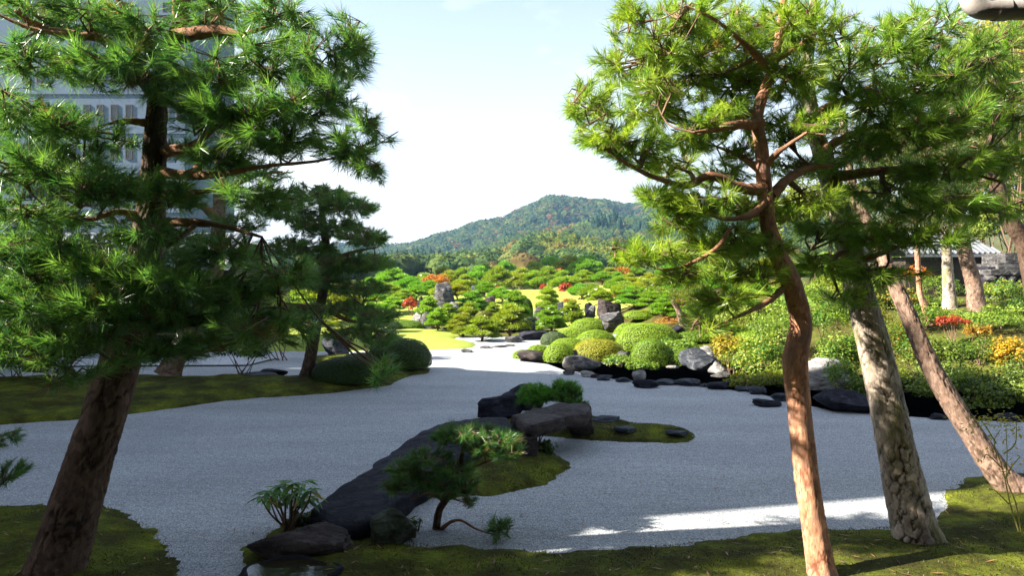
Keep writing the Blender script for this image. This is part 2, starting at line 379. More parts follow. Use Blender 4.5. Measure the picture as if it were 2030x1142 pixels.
def smooth_poly(pts, n=8):
    p = np.asarray(pts, float); k = len(p); q = np.vstack([p[-1], p, p[0], p[1]]); out = []
    for i in range(k):
        a, b, c, d = q[i], q[i + 1], q[i + 2], q[i + 3]
        for t in np.linspace(0, 1, n, endpoint=False):
            out.append(0.5 * (2 * b + (c - a) * t + (2 * a - 5 * b + 4 * c - d) * t * t + (3 * b - a - 3 * c + d) * t ** 3))
    return np.array(out)
MOUNDS = []
def mound(name, poly, h, edge, step, mat, rough=0.012, base=0.0, seed=0, fuzz=0, lip=0.5, fz=0.016):
    poly = smooth_poly(poly); lo = poly.min(0) - step; hi = poly.max(0) + step
    xs = np.arange(lo[0], hi[0] + step, step); ys = np.arange(lo[1], hi[1] + step, step)
    X, Y = np.meshgrid(xs, ys); x = X.ravel(); y = Y.ravel(); sd = sdist(poly, x, y)
    # an irregular rim
    sd = sd + 0.045 * fbm(np.stack([x, y, 0 * x], 1) * 6, seed, 4, 0.65) * min(1, step * 20)
    def zz(x, y, sd):
        n = fbm(np.stack([x, y, 0 * x], 1) * 3.0, seed + 3, 4)
        prof = lip * (1 - np.exp(-np.maximum(sd, 0) / (0.18 * edge + 0.01))) + (1 - lip) * S(sd / edge)
        z = h * prof + rough * n * np.clip(sd / 0.1, 0, 1)
        return base + np.where(sd > 0, z, sd * 1.0)
    z = zz(x, y, sd); nx = len(xs); keep = sd > -1.6 * step
    i = np.arange(len(ys) - 1)[:, None] * nx; j = np.arange(nx - 1)[None]
    f = np.stack([i + j, i + j + 1, i + nx + j + 1, i + nx + j], -1).reshape(-1, 4); f = f[keep[f].all(1)]
    used = np.unique(f); mp_ = np.full(len(x), -1); mp_[used] = np.arange(len(used))
    mb = MB(); mb.add(np.stack([x, y, z], 1)[used], mp_[f]); o = kind(mb.build(name, mat, smooth=True), 'structure')
    MOUNDS.append((poly, lambda a, b: zz(a, b, sdist(poly, a, b))))
    if fuzz:
        rng = np.random.default_rng(seed + 50); fx = rng.uniform(lo[0], hi[0], fuzz * 3); fy = rng.uniform(lo[1], hi[1], fuzz * 3)
        # keep what lies within sight of the gravel side, denser near the viewer
        ok = inside(poly, fx, fy) & (fy > 2.6); fx = fx[ok][:fuzz]; fy = fy[ok][:fuzz]; fzv = zz(fx, fy, sdist(poly, fx, fy))
        b = np.stack([fx, fy, fzv - 0.003], 1); d = nrm(np.stack([rng.normal(0, .5, len(b)), rng.normal(0, .5, len(b)), np.ones(len(b))], 1)); s = nrm(np.cross(d, rng.normal(size=(len(b), 3))))
        ln = fz * rng.uniform(0.5, 1.3, (len(b), 1)); w = 0.0028
        v = np.stack([b + s * w, b - s * w, b + d * ln], 1).reshape(-1, 3)
        g = np.repeat(fbm(b * np.array([2.2, 2.2, 0]) + 3.3, 9, 4) * 0.5 + 0.5 + rng.normal(0, .1, len(b)), 3)[:, None]
        c = np.array([.026, .022, .007]) * (1 - np.clip(g, 0, 1)) ** 0.7 + np.array([.15, .19, .015]) * np.clip(g, 0, 1) ** 2.2
        mb = MB(); mb.add(v, np.arange(len(v)).reshape(-1, 3), c); q = kind(mb.build('moss_shoots', M['leaf'], None), 'stuff'); q.parent = o
    return o
def surf(x, y):
    z = h1(x, y)
    for poly, f in MOUNDS:
        a = np.array([x]); b = np.array([y])
        if inside(poly, a, b)[0]: z = max(z, float(f(a, b)[0]))
    return z

mound('moss_bank', gxy([(-260, 1010), (-60, 1002), (100, 1004), (205, 1004), (280, 1035), (335, 1075), (356, 1125), (350, 1180)]) + [(-1.7, 3.2), (-1.9, 1.5), (-7, 1.5), (-8, 4)], 0.10, 0.8, 0.05, M['moss'], 0.02, seed=11, fuzz=26000)
mound('moss_bank', gxy([(497, 1085), (560, 1040), (640, 1015), (760, 1040), (830, 1075), (900, 1085), (1000, 1090), (1130, 1094), (1300, 1084), (1420, 1070), (1560, 1055), (1700, 1048), (1790, 1046), (1860, 1036), (1872, 1010), (1863, 985), (1905, 955), (1970, 943), (2080, 935)]) +
      [(6.5, 6.6), (9, 5.5), (9, 1.5), (0.5, 1.5), (-0.9, 2.6), (-1.35, 3.4), (-1.62, 4.2)], 0.09, 0.9, 0.05, M['moss'], 0.022, seed=21, fuzz=70000)
mound('moss_island', gxy([(880, 985), (930, 985), (1010, 977), (1085, 958), (1127, 930), (1112, 908), (1050, 885), (1000, 880), (900, 900), (840, 950)]), 0.07, 0.4, 0.04, M['moss'], 0.02, seed=31, fuzz=9000)
mound('moss_island', gxy([(1030, 858), (1100, 868), (1170, 873), (1260, 878), (1350, 878), (1378, 868), (1360, 856), (1300, 850), (1230, 838), (1180, 830), (1080, 825), (1010, 830)]), 0.08, 0.3, 0.05, M['moss'], 0.025, seed=41, fuzz=12000)
mound('moss_bank', gxy([(-500, 870), (-150, 850), (20, 842), (240, 825), (370, 806), (480, 793), (580, 786), (660, 780), (720, 772), (775, 764), (810, 748), (852, 738), (840, 722)]) + [(-2.6, 15.2), (-4.5, 15.2), (-4.4, 12.4), (-24, 12.4), (-24, 9)], 0.14, 0.9, 0.14, M['moss'], 0.03, seed=51)
mound('lawn', [(-12, 17.0)] + gxy([(600, 697), (700, 697), (760, 695), (850, 694), (925, 691), (948, 685), (935, 678), (905, 671)]) + [(-1.2, 21.8), (-2.5, 23.2), (-6, 23.6), (-12, 23)], 0.10, 1.2, 0.16, M['lawn'], 0.012, seed=61)
lx = np.arange(-9, 5.6, 0.5); ly = np.concatenate([np.arange(22.4, 46, 0.6), np.arange(46, 75, 1.5)])
def lawn_z(x, y): return ht(x, y) + 0.03 + 0.10 * fbm(np.stack([x, y, 0 * x], 1) * 0.18, 71, 3) * S((y - 24) / 6) + 0.80 * np.exp(-((x - 0.9) / 3.2) ** 2 - ((y - 33) / 5.5) ** 2) + 0.35 * np.exp(-((x + 3.5) / 2.5) ** 2 - ((y - 31) / 5) ** 2) - 0.35 * S((x - 3.4) / 2.0) - 0.35 * S((-6.5 - x) / 2.0)
kind(grid(lx, ly, lawn_z, 'lawn_hill', M['lawn']), 'structure')
def gz(x, y):
    z = surf(x, y)
    if -9 < x < 5.4 and 22.4 < y < 75: z = max(z, float(lawn_z(np.array([x]), np.array([y]))[0]))
    return z

# ------------------------------------------------------------------ hills, forest, haze
def hill(ridge_d, base_d, prof, name, seed, base_z=1.5):
    px = np.array([p[0] for p in prof], float); py = np.array([p[1] for p in prof], float)
    u = (px - CX) / F; hz = EYE + (HY - py) / F * ridge_d
    def z(x, y):
        uu = x / np.maximum(y, 1) * (y / ridge_d) ** 0.0
        ux = x / ridge_d
        r = np.interp(ux, u, hz)
        n = fbm(np.stack([x, y, 0 * x], 1) / 70.0, seed, 4)
        t = np.clip((y - base_d) / (ridge_d - base_d), 0, 1)
        up = S(t) ** 0.85
        back = 1 - 0.6 * S((y - ridge_d) / (ridge_d * 0.5))
        spur = 1 - 0.42 * (1 - t) ** 0.7 * np.abs(fbm(np.stack([x / 45.0, y / 160.0, 0 * x], 1), seed + 9, 3)) * 2
        return base_z + (r - base_z) * up * back * spur + n * 2.0 * t * (1 - 0.7 * t)
    ux = np.linspace(u[0], u[-1], 90) * ridge_d
    yy = np.concatenate([np.linspace(base_d, ridge_d, 46), np.linspace(ridge_d, ridge_d * 1.5, 12)[1:]])
    o = kind(grid(ux, yy, lambda x, y: z(x, y) - 0.6, name, M['ground']), 'structure')
    return z, ux, yy
def tree_variant(rng, con, leafn, lsz, sub):
    iv, jf = ico(sub)
    if con: v = iv * np.array([0.34, 0.34, 1.0]); v[:, :2] *= 1.25 - 0.75 * np.clip(v[:, 2:] * 0.5 + 0.5, 0, 1)
    else: v = iv * np.array([0.60, 0.60, 0.52])
    v = v * (1 + rng.normal(0, 0.12, (len(v), 1)))
    q = nrm(rng.normal(size=(leafn, 3)) + np.array([0, -0.2, 0.45])); p = q * np.array((0.36, 0.36, 1.0) if con else (0.64, 0.64, 0.58)) * rng.uniform(0.86, 1.14, (leafn, 1))
    if con: p[:, :2] *= 1.3 - 0.8 * np.clip(p[:, 2:] * 0.5 + 0.5, 0, 1)
    a = nrm(np.cross(q, rng.normal(size=q.shape))); b = np.cross(q, a); ls = rng.uniform(*lsz, (leafn, 1)); nn = q * ls * 0.5
    vv = np.stack([p + a * ls, p - a * ls * 0.6 + b * ls * 0.8, p - a * ls * 0.5 - b * ls * 0.9 + nn], 1).reshape(-1, 3)
    V = np.vstack([v, vv]); Fc = np.vstack([jf, len(v) + np.arange(len(vv)).reshape(-1, 3)])
    C = np.concatenate([np.full(len(v), 0.8), np.repeat(rng.uniform(0.7, 1.4, leafn), 3)]); V[:, 2] += 0.55 if con else 0.32
    return V, Fc, C
def forest(name, z, xr, yr, n, size, pal, seed, leafn=46, conifer=0.25, lsz=(0.07, 0.16), sub=1):
    rng = np.random.default_rng(seed); mb = MB(); x = rng.uniform(*xr, n); y = rng.uniform(*yr, n); zz = z(x, y)
    sp = fbm(np.stack([x, y, 0 * x], 1) / 38.0, seed + 1, 3); con = (sp > 0.32 - conifer) & (rng.random(n) < 0.8)
    pal = np.array(pal)[rng.choice(len(pal), n, p=PALP)]; pal = np.where(con[:, None], np.array([0.028, 0.062, 0.032]), pal) * rng.uniform(0.72, 1.28, (n, 1)); sc = size * rng.uniform(0.6, 1.35, n)
    for cflag in (False, True):
        for k in range(9):
            V, Fc, C = tree_variant(rng, cflag, leafn, lsz, sub); idx = np.where(con == cflag)[0]; idx = idx[k::9]
            if not len(idx): continue
            vv = V[None] * sc[idx, None, None] * np.array([1, 1, 1.0]) + np.stack([x, y, zz], 1)[idx][:, None]
            mb.add(vv.reshape(-1, 3), (Fc[None] + (np.arange(len(idx)) * len(V))[:, None, None]).reshape(-1, 3), (C[None, :, None] * pal[idx][:, None]).reshape(-1, 3))
    return kind(mb.build(name, M['forest']), 'stuff')
PAL = [(0.05, 0.085, 0.022), (0.075, 0.11, 0.022), (0.035, 0.07, 0.025), (0.14, 0.10, 0.03), (0.17, 0.075, 0.03), (0.11, 0.125, 0.03)]
PALP = [0.32, 0.17, 0.34, 0.06, 0.02, 0.09]
zA, _, _ = hill(520, 300, [(300, 505), (600, 508), (700, 497), (789, 496), (838, 493), (863, 483), (898, 468), (937, 455), (998, 440), (1036, 422), (1060, 411), (1090, 400), (1122, 401), (1146, 408), (1208, 411), (1260, 413), (1400, 400), (1600, 410), (2000, 440)], 'mountain', 101)
forest('mountain_forest', zA, (-190, 160), (330, 540), 9500, 4.8, [tuple(np.array(q) * 0.72) for q in PAL], 7, 12, -0.9, lsz=(0.08, 0.18), sub=1)
zB, _, _ = hill(300, 190, [(500, 548), (780, 545), (840, 535), (900, 520), (960, 503), (1030, 478), (1100, 462), (1180, 452), (1240, 445), (1400, 430), (1700, 440), (2000, 460)], 'foothill', 111)
forest('foothill_forest', zB, (-75, 125), (195, 312), 5200, 3.4, [tuple(np.array(q) * 0.85) for q in PAL], 8, 18, -0.12, lsz=(0.06, 0.14), sub=1)
zC, _, _ = hill(150, 95, [(300, 560), (740, 556), (820, 553), (880, 545), (960, 536), (1000, 522), (1040, 503), (1080, 493), (1130, 494), (1180, 502), (1240, 506), (1350, 500), (1600, 485), (2000, 480)], 'wooded_knoll', 121)
PALP = [0.34, 0.26, 0.24, 0.06, 0.03, 0.07]
forest('knoll_forest', zC, (-55, 70), (96, 162), 1300, 2.8, PAL, 9, 110, -0.9, lsz=(0.045, 0.10), sub=2)
# a stand of bamboo on the knoll: tall pale plumes
rng = np.random.default_rng(77); mb = MB()
for k in range(120):
    x = rng.uniform((1066 - CX) / F * 135, (1190 - CX) / F * 135); y = rng.uniform(112, 140); z0 = float(zC(np.array([x]), np.array([y]))[0]); h = rng.uniform(2.2, 3.8); n = 70
    t = rng.uniform(0.2, 1, n); r = 0.4 * np.sin(np.pi * np.clip(t, 0, 1) ** 0.8) + 0.08; a = rng.uniform(0, 6.28, n); lean = rng.normal(0, 0.25, 2)
    p = np.stack([x + r * np.cos(a) + lean[0] * t ** 2, y + r * np.sin(a) + lean[1] * t ** 2, z0 + h * t], 1)
    d = rng.normal(size=(n, 3)) + np.array([0, 0, 0.7]); d = nrm(d); s = nrm(np.cross(d, rng.normal(size=d.shape)))
    v = np.stack([p + s * 0.07, p - s * 0.07, p + d * 0.35], 1).reshape(-1, 3)
    mb.add(v, np.arange(3 * n).reshape(-1, 3), np.repeat(np.array([0.20, 0.22, 0.04]) * rng.uniform(0.7, 1.2, (n, 1)), 3, 0))
kind(mb.build('bamboo_grove', M['forest']), 'stuff')

HAZE_ON = True
if HAZE_ON:
    mb = MB(); box(mb, (-720, -62, -2.0), (720, 800, 82))
    m, t, o = newmat('haze'); pv = N(t, 'ShaderNodeVolumePrincipled'); pv.inputs['Color'].default_value = (0.34, 0.60, 1.0, 1); pv.inputs['Density'].default_value = 0.00033
    pv.inputs['Anisotropy'].default_value = 0.2
    t.links.new(pv.outputs[0], o.inputs['Volume']); hz_ = kind(mb.build('haze', m), 'stuff')

# ------------------------------------------------------------------ museum building on the left with an unseen hall and wing added to shade the garden
bld = thing('museum_building', 'low glazed museum wing with a dark tiled eave behind the left pines', 'building', (-12, 17.2, 0))
def wallbox(name, lo, hi, mat, parent=bld): mb = MB(); box(mb, lo, hi); return mb.build(name, mat, parent)
YF, XE = 17.2, -6.5
wallbox('base_wall', (-26, YF + 0.15, 0), (XE - 0.3, YF + 2.2, 2.62), M['darkwood'])
wallbox('shade_wing_wall', (-24, 12.103, 0), (-11.9, 16.2, 5.0), M['plaster'])  # unseen wing added to keep the paved path in shade
wallbox('shade_wing_roof', (-24.2, 12.26, 5.003), (-11.7, 16.3, 5.2), M['tile'])
# unseen hall added out of frame, profile shaped to throw the long gravel shade
gy = [(0.3, 0.0), (12.1, 0.0), (12.1, 4.9), (7.5, 10.6), (3.75, 9.2), (3.5, 6.1), (0.3, 3.7)]
v = np.array([[x, y, z] for x in (-24.0, -8.9) for y, z in gy]); mb = MB(); mb.add(v, [[0, 1, 2, 3, 4, 5, 6], [13, 12, 11, 10, 9, 8, 7]]); mb.add(v, [[1, 0, 7, 8], [0, 6, 13, 7], [2, 1, 8, 9]]); mb.build('shade_hall_wall', M['plaster'], bld)
for (y0_, z0_), (y1_, z1_) in (((12.25, 4.71), (7.5, 10.6)), ((3.75, 9.2), (7.5, 10.6)), ((3.5, 6.1), (3.75, 9.2)), ((0.1, 3.55), (3.5, 6.1))):
    mb = MB(); v = [[x, y, z + q] for q in (0.004, 0.16) for x in (-24.2, -8.75) for y, z in ((y0_, z0_), (y1_, z1_))]
    mb.add(v, [[0, 1, 3, 2], [4, 6, 7, 5], [0, 2, 6, 4], [1, 5, 7, 3], [0, 4, 5, 1], [2, 3, 7, 6]]); mb.build('shade_hall_roof', M['tile'], bld)
def window(x0, x1, z0, z1, y, fm=M['frame'], gm=M['glass'], nm=0, parent=bld, w=0.045):
    mb = MB()
    box(mb, (x0, y - w, z0), (x0 + w, y - 0.002, z1)); box(mb, (x1 - w, y - w, z0), (x1, y - 0.002, z1))
    box(mb, (x0 + w, y - w, z0), (x1 - w, y - 0.002, z0 + w)); box(mb, (x0 + w, y - w, z1 - w), (x1 - w, y - 0.002, z1))
    for k in range(nm):
        xm = x0 + (x1 - x0) * (k + 1) / (nm + 1); box(mb, (xm - w / 2, y - w * .9, z0 + w), (xm + w / 2, y - 0.002, z1 - w))
    o = mb.build('window', fm, parent)
    for k in range(nm + 1):
        a = x0 + (x1 - x0) * k / (nm + 1) + w * 0.8; b = x0 + (x1 - x0) * (k + 1) / (nm + 1) - w * 0.8
        mb = MB(); box(mb, (a, y - w * .4, z0 + w * 0.9), (b, y - 0.0035, z1 - w * 0.9)); mb.build('pane', gm, o)
for i, x0 in enumerate(np.arange(-16.2, XE - 1.6, 1.5)): window(x0, x0 + 1.4, 0.32, 1.98, YF + 0.15, M['frame'], M['glassg'] if i > 4 else M['glass'], 1)
mb = MB(); ex0, ex1 = -26.0, XE; ye, yw, ze, zw = YF - 1.0, YF + 0.5, 2.0, 2.86
v = [[ex0, ye, ze], [ex1, ye, ze], [ex1, yw, zw], [ex0, yw, zw], [ex0, ye, ze - 0.09], [ex1, ye, ze - 0.09], [ex1, yw, zw - 0.14], [ex0, yw, zw - 0.14]]
mb.add(v, [[0, 1, 2, 3], [5, 4, 7, 6], [4, 5, 1, 0], [1, 5, 6, 2], [3, 7, 4, 0]]); eave = mb.build('eave', M['tile'], bld)
mb = MB()
for x in np.arange(-18, ex1, 0.22): tube(mb, [[x, ye - 0.01, ze + 0.012], [x, yw - 0.1, zw - 0.045]], 0.04, 6)
mb.build('tile_ribs', M['tile'], eave, True)
for x in np.arange(-17.0, ex1 - 0.2, 2.6): wallbox('eave_post', (x, ye + 0.25, 0.0), (x + 0.1, ye + 0.35, ze + 0.05), M['darkwood'])
kind(sheet('paved_path', [(-26, 13.0), (-5.2, 13.9), (-5.0, 15.2), (-26, 16.1)], 0.03, M['concrete']), 'structure')

# tall pale block far behind the left pines
DT = 50.0; xr = P(465, 0, DT + 9)[0]
tw = thing('tower_block', 'tall pale block with rows of small windows far behind the left pine', 'building', (xr - 14, DT + 4, 1.4))
wallbox('wall', (xr - 30, DT, 0.5), (xr, DT + 9, 25.0), M['shadewall'], tw); wallbox('parapet', (xr - 30.2, DT - 0.2, 25.003), (xr + 0.2, DT + 9.2, 25.7), M['concrete'], tw)
for cyp in (20, 78, 150, 223, 300, 372):
    for cxp in (52, 80, 143, 172, 199, 227, 256, 330, 358):
        a = P(cxp - 7, cyp + 16, DT); b = P(cxp + 7, cyp - 16, DT); window(a[0], b[0], a[2], b[2], DT, M['darkwood'], M['glass'], 0, tw, 0.06)
for z_ in (6.2, 9.0, 11.8, 14.6, 17.4, 20.2): wallbox('string_course', (xr - 30, DT - 0.08, z_), (xr + 0.08, DT - 0.003, z_ + 0.18), M['shadewall'], tw)

# ------------------------------------------------------------------ the viewer's own eave with its gutter, top right
ev = thing('veranda', 'dark veranda eave whose brown rain pipe juts in above the right pine tops', 'veranda', (5.2, 1.4, 0))
dg = 2.15; y0 = dg; gl = P(1903, 8, dg); gx0 = gl[0] + 0.03; zt = P(0, 0, dg)[2]; zc = P(0, 18, dg)[2]
mb = MB()
arc = [(gx0, y0, zc + 0.30), (gx0, y0, zc + 0.06)] + [(gx0 + 0.05 - 0.05 * math.cos(a), y0, zc + 0.05 - 0.05 * math.sin(a)) for a in np.linspace(0.2, 1.5, 6)] + [(gx0 + 0.2, y0, zc), (gx0 + 3.6, y0, zc)]
tube(mb, np.array(arc), 0.031, 20); pipe = mb.build('drain_pipe', M['metal'], ev, True)
mb = MB(); tube(mb, [(gx0 + 0.075, y0, zc), (gx0 + 0.11, y0, zc)], 0.0345, 20, cap=False); mb.build('pipe_joint', M['metal'], ev, True)
mb = MB(); tube(mb, [(gx0, y0, zc + 0.05), (gx0, y0, zc + 0.075)], 0.035, 20, cap=False); mb.build('pipe_joint', M['metal'], ev, True)
wallbox('eave_board', (-7.0, -3.2, zc + 0.28), (11.0, y0 - 0.14, zc + 0.36), M['darkwood'], ev)
wallbox('back_wall', (-7.0, -3.5, 0), (11.0, -3.203, 9.5), M['darkwood'], ev)
wallbox('upper_front', (-7.0, -0.4, zc + 0.363), (11.0, -0.1, 9.5), M['darkwood'], ev)
wallbox('deck', (-7.0, -3.2, 0.0), (11.0, 0.6, 0.22), M['darkwood'], ev)
wallbox('pipe_bracket', (gx0 - 0.012, y0 - 0.15, zc + 0.22), (gx0 + 0.012, y0 - 0.028, zc + 0.275), M['metal'], ev); wallbox('pipe_bracket', (gx0 + 1.6, y0 - 0.15, zc - 0.01), (gx0 + 1.62, y0 - 0.028, zc + 0.279), M['metal'], ev)
wallbox('post', (5.0, 1.2, 0), (5.14, 1.34, zc + 0.28), M['darkwood'], ev)

# ------------------------------------------------------------------ pavilion roof and stone wall, far right
pv_ = thing('garden_pavilion', 'low pavilion with a grey tiled roof beyond the right-hand trunks', 'pavilion', (14.6, 23, 1.1))
d0 = 22.0; xa = P(1795, 0, d0)[0]; xb = P(1992, 0, d0)[0]; ze = P(0, 503, d0)[2]; zr = P(0, 462, d0)[2] + 0.15
mb = MB(); v = [[xa, d0, ze], [xb, d0, ze], [xb - 0.5, d0 + 1.6, zr], [xa, d0 + 1.6, zr], [xb, d0 + 3.2, ze], [xa, d0 + 3.2, ze], [xa, d0, ze - 0.1], [xb, d0, ze - 0.1], [xb, d0 + 3.2, ze - .1], [xa, d0 + 3.2, ze - .1]]
mb.add(v, [[0, 1, 2, 3], [3, 2, 4, 5], [6, 7, 1, 0], [7, 8, 4, 1], [9, 8, 7, 6]]); mb.add(v, [[1, 4, 2]]); rf = mb.build('roof', M['tile'], pv_)
mb = MB()
for x in np.arange(xa + 0.08, xb - 0.05, 0.17):
    f_ = min(1.0, max(0.05, (xb - x) / 0.5)); tube(mb, [[x, d0 - 0.01, ze + 0.015], [x, d0 + 1.6 * f_, ze + (zr - ze) * f_ + 0.015]], 0.038, 6)
mb.build('tile_ribs', M['tile'], rf, True)
wallbox('wall', (xa + 0.2, d0 + 0.35, 0.9), (xb - 0.3, d0 + 2.8, ze - 0.103), M['darkwood'], pv_)
wl = thing('stone_wall', 'dry stone wall with long capping courses at the garden edge', 'wall', (14.5, 19.5, 1.0))
wallbox('core', (13.05, 19.35, 0.7), (20, 20.2, 2.02), M['rockd'], wl)
rng = np.random.default_rng(5); iv, jf = ico(2)
zz = 0.85; row = 0
while zz < 1.80:
    hh = rng.uniform(0.17, 0.25); x = 12.9 + rng.uniform(0, .2)
    while x < 17.5:
        ww = rng.uniform(0.22, 0.46); v = iv / (np.abs(iv) ** 5).sum(1, keepdims=True) ** 0.2
        v = v * np.array([ww / 2 * 0.98, 0.16, hh / 2 * 1.0]); v += nrm(v) * (fbm(v * 7 + x * 3 + zz, 3, 3) * 0.035)[:, None]
        ca_, sa_ = math.cos(rng.normal(0, .2)), math.sin(rng.normal(0, .2)); v = np.stack([v[:, 0] * ca_ - v[:, 2] * sa_, v[:, 1], v[:, 0] * sa_ + v[:, 2] * ca_], 1)
        mb = MB(); mb.add(v + np.array([x + ww / 2, 19.32, zz + hh / 2]), jf); mb.build('stone', M[('rock', 'rock', 'rock', 'rockb')[rng.integers(4)]], wl)
        x += ww
    zz += hh * 0.95
for k, (z0_, z1_) in enumerate(((1.80, 1.95), (1.953, 2.12), (2.123, 2.42))):
    x = 13.0 + 0.25 * k
    while x < 18:
        ww = rng.uniform(0.7, 1.3); wallbox('capping_stone', (x, 19.16 + 0.08 * k, z0_), (x + ww - 0.012, 20.3, z1_ - rng.uniform(0, .02)), M['rock'], wl); x += ww

# ------------------------------------------------------------------ rocks
def rock(name, label, x, y, w, dp, h, mat, seed, rot=0.0, p=3.2, z0=None, tilt=(0, 0), cuts=16, group=None, sub=4, rough=0.10, flat=0.0, sink=0.22, cat='rock'):
    rng = np.random.default_rng(seed); v, f = ico(sub); v = v.copy()
    v = v / (np.abs(v) ** p).sum(1, keepdims=True) ** (1 / p)
    for k in range(cuts):
        n = rng.normal(size=3); n /= np.linalg.norm(n); c = rng.uniform(0.55, 0.92); dd = v @ n; v -= np.maximum(dd - c, 0)[:, None] * n * 0.92
    n = nrm(v); v += n * (fbm(v * 1.3 + seed, seed, 3) * rough)[:, None] + n * ((np.abs(fbm(v * np.array([3, 3, 6]) + seed * 1.7, seed + 4, 4)) - .3) * rough * 0.55)[:, None]
    v += n * ((1 - np.abs(fbm(v * np.array([7, 7, 4]) + seed, seed + 8, 4))) ** 2 * rough * 0.42)[:, None]
    if flat: v[:, 2] = np.where(v[:, 2] > flat, flat + (v[:, 2] - flat) * 0.08, v[:, 2])
    v /= np.abs(v).max(0)
    v = np.stack([v[:, 0] * w / 2, v[:, 1] * dp / 2, (v[:, 2] * 0.5 + 0.5) * h * (1 + sink) - sink * h], 1)
    R = np.array(Matrix.Rotation(rot, 3, 'Z') @ Matrix.Rotation(tilt[0], 3, 'X') @ Matrix.Rotation(tilt[1], 3, 'Y')); v = v @ R.T
    z0 = gz(x, y) if z0 is None else z0
    mb = MB(); mb.add(v, f); o = mb.build(name, M[mat], smooth=True); o.location = (x, y, z0)
    return tag(o, label, cat, group)
def rk(label, cx, top, base, w, mat='rock', d=None, seed=0, ratio=0.75, name='rock', **kw):
    if d is None: d = EYE * F / (base - HY)
    W_ = w / F * d; dp = W_ * ratio; yc = d + dp * 0.35; x = (cx - CX) / F * yc; z0 = kw.pop('z0', None)
    if z0 is None: z0 = gz(x, yc)
    h = max(0.05, EYE + (HY - top) / F * yc - z0)
    return rock(name, label, x, yc, W_, dp, h, mat, seed + int(cx), z0=z0, **kw)

def prism_rock(name, label, outline, zt, th, mat, seed, slope=(0, 0), bulge=0.03, rough=0.03, tuck=0.85):
    """a slab: top outline in ground coordinates, top height zt (tilting by slope), thickness th"""
    o2 = smooth_poly(outline, 14); c = o2.mean(0); n = len(o2); rings = []
    jag = fbm(np.stack([o2[:, 0] * 5, o2[:, 1] * 5, 0 * o2[:, 0]], 1), seed, 3)[:, None] * rough * 1.2
    o2 = o2 + nrm(o2 - c) * jag
    for t in np.linspace(0.0, 0.95, 16)[1:]: rings.append((t, 0.0))
    rings += [(0.985, -0.012), (1.0, -0.035)] + [(1.0 + 0.02 * math.sin(q * 3.1) - (1 - tuck) * q ** 2, -0.035 - (th - 0.035) * q) for q in np.linspace(0.1, 1, 12)]
    v = []
    for t, dz in rings:
        p = c + (o2 - c) * t; z = zt + dz + (p - c) @ np.array(slope) + bulge * (1 - min(t, 1) ** 2); v.append(np.stack([p[:, 0], p[:, 1], np.broadcast_to(z, n)], 1))
    v = np.concatenate(v); m = len(rings)
    dn = np.stack([fbm(v * 4 + k * 9.1, seed + k, 4) for k in range(3)], 1) * rough * np.array([0.8, 0.8, 0.55]) + np.stack([np.abs(fbm(v * np.array([7, 7, 16]) + 3, seed + 7, 4))] * 3, 1) * rough * np.array([0.5, 0.5, 0.4]); v = v + dn
    v = np.vstack([v, [[c[0], c[1], zt + bulge]]]); i = np.arange(m - 1)[:, None] * n; j = np.arange(n)[None]; j2 = (j + 1) % n
    mb = MB(); mb.add(v, np.stack([i + j, i + n + j, i + n + j2, i + j2], -1).reshape(-1, 4)); mb.f.append(np.stack([np.full(n, len(v) - 1), j[0], j2[0]], 1))
    o = mb.build(name, M[mat], smooth=True, loc=(c[0], c[1], 0)); return tag(o, label, 'rock')
# foreground composition
prism_rock('fallen_monolith', 'long dark stone slab lying like a fallen column beside the dwarf pine', gxy([(614, 1012), (632, 990), (690, 952), (760, 906), (830, 860), (880, 838), (950, 828), (1003, 828), (1012, 846), (965, 875), (905, 915), (850, 950), (800, 985), (745, 1018), (700, 1036), (645, 1032)], 0.16)[::-1], 0.15, 0.26, 'rockd', 17, slope=(0.0, 0.008), rough=0.020, tuck=0.9, bulge=0.05)
rk('brown boulder behind the stone water basin', 612, 1040, 1140, 250, 'rockb', d=4.36, seed=2, p=2.6, sub=5, z0=0.0, ratio=0.45)
rk('green tinged boulder standing beside the dwarf pine trunk', 775, 1003, 1086, 104, 'rockg', seed=4, p=3.4, sub=5, z0=0.0, ratio=0.9)
rk('dark angular rock rising at the far end of the fallen slab', 990, 782, 838, 110, 'rockd', d=8.75, seed=6, z0=0.0, tilt=(0, -0.25))
rk('jagged rock crest behind the two small conifers', 1040, 762, 830, 95, 'rockd', d=9.35, seed=8, z0=0.0, cuts=14)
# stone arch: two uprights and a lintel slab
rk('upright stone pillar carrying the near end of the lintel slab', 1046, 838, 924, 42, 'rockb', seed=3, p=7, ratio=0.7, z0=0.0, name='stone_pillar', cuts=14)
rk('fluted pillar stone leaning against the upright pillar', 1018, 828, 905, 44, 'rockd', seed=5, p=4, ratio=1.0, z0=0.0, name='stone_pillar', cuts=12)
rk('blocky end stone carrying the far end of the lintel slab', 1150, 793, 860, 56, 'rockb', d=7.75, seed=6, p=4.5, z0=0.0, name='stone_block', cuts=14)
prism_rock('lintel_slab', 'broad dark slab bridging the two supports like a table', gxy([(1018, 828), (1045, 813), (1075, 806), (1120, 798), (1160, 796), (1172, 806), (1160, 820), (1118, 832), (1075, 842), (1042, 846)], 0.37)[::-1], 0.37, 0.12, 'rockb', 36, slope=(0, -0.02), rough=0.026, bulge=0.02, tuck=0.95)
for (cx, top, base, w, lab) in ((1205, 828, 846, 66, 'flat dark stone beside the block on the mossy islet'), (1240, 848, 866, 46, 'flat stone set in the middle of the mossy islet'), (1290, 847, 858, 40, 'low stone on the far rim of the mossy islet'), (1343, 857, 872, 46, 'flat stone at the tip of the mossy islet')):
    rk(lab, cx, top - 5, base + 4, w, 'rocku', seed=7, flat=0.5, z0=0.055)
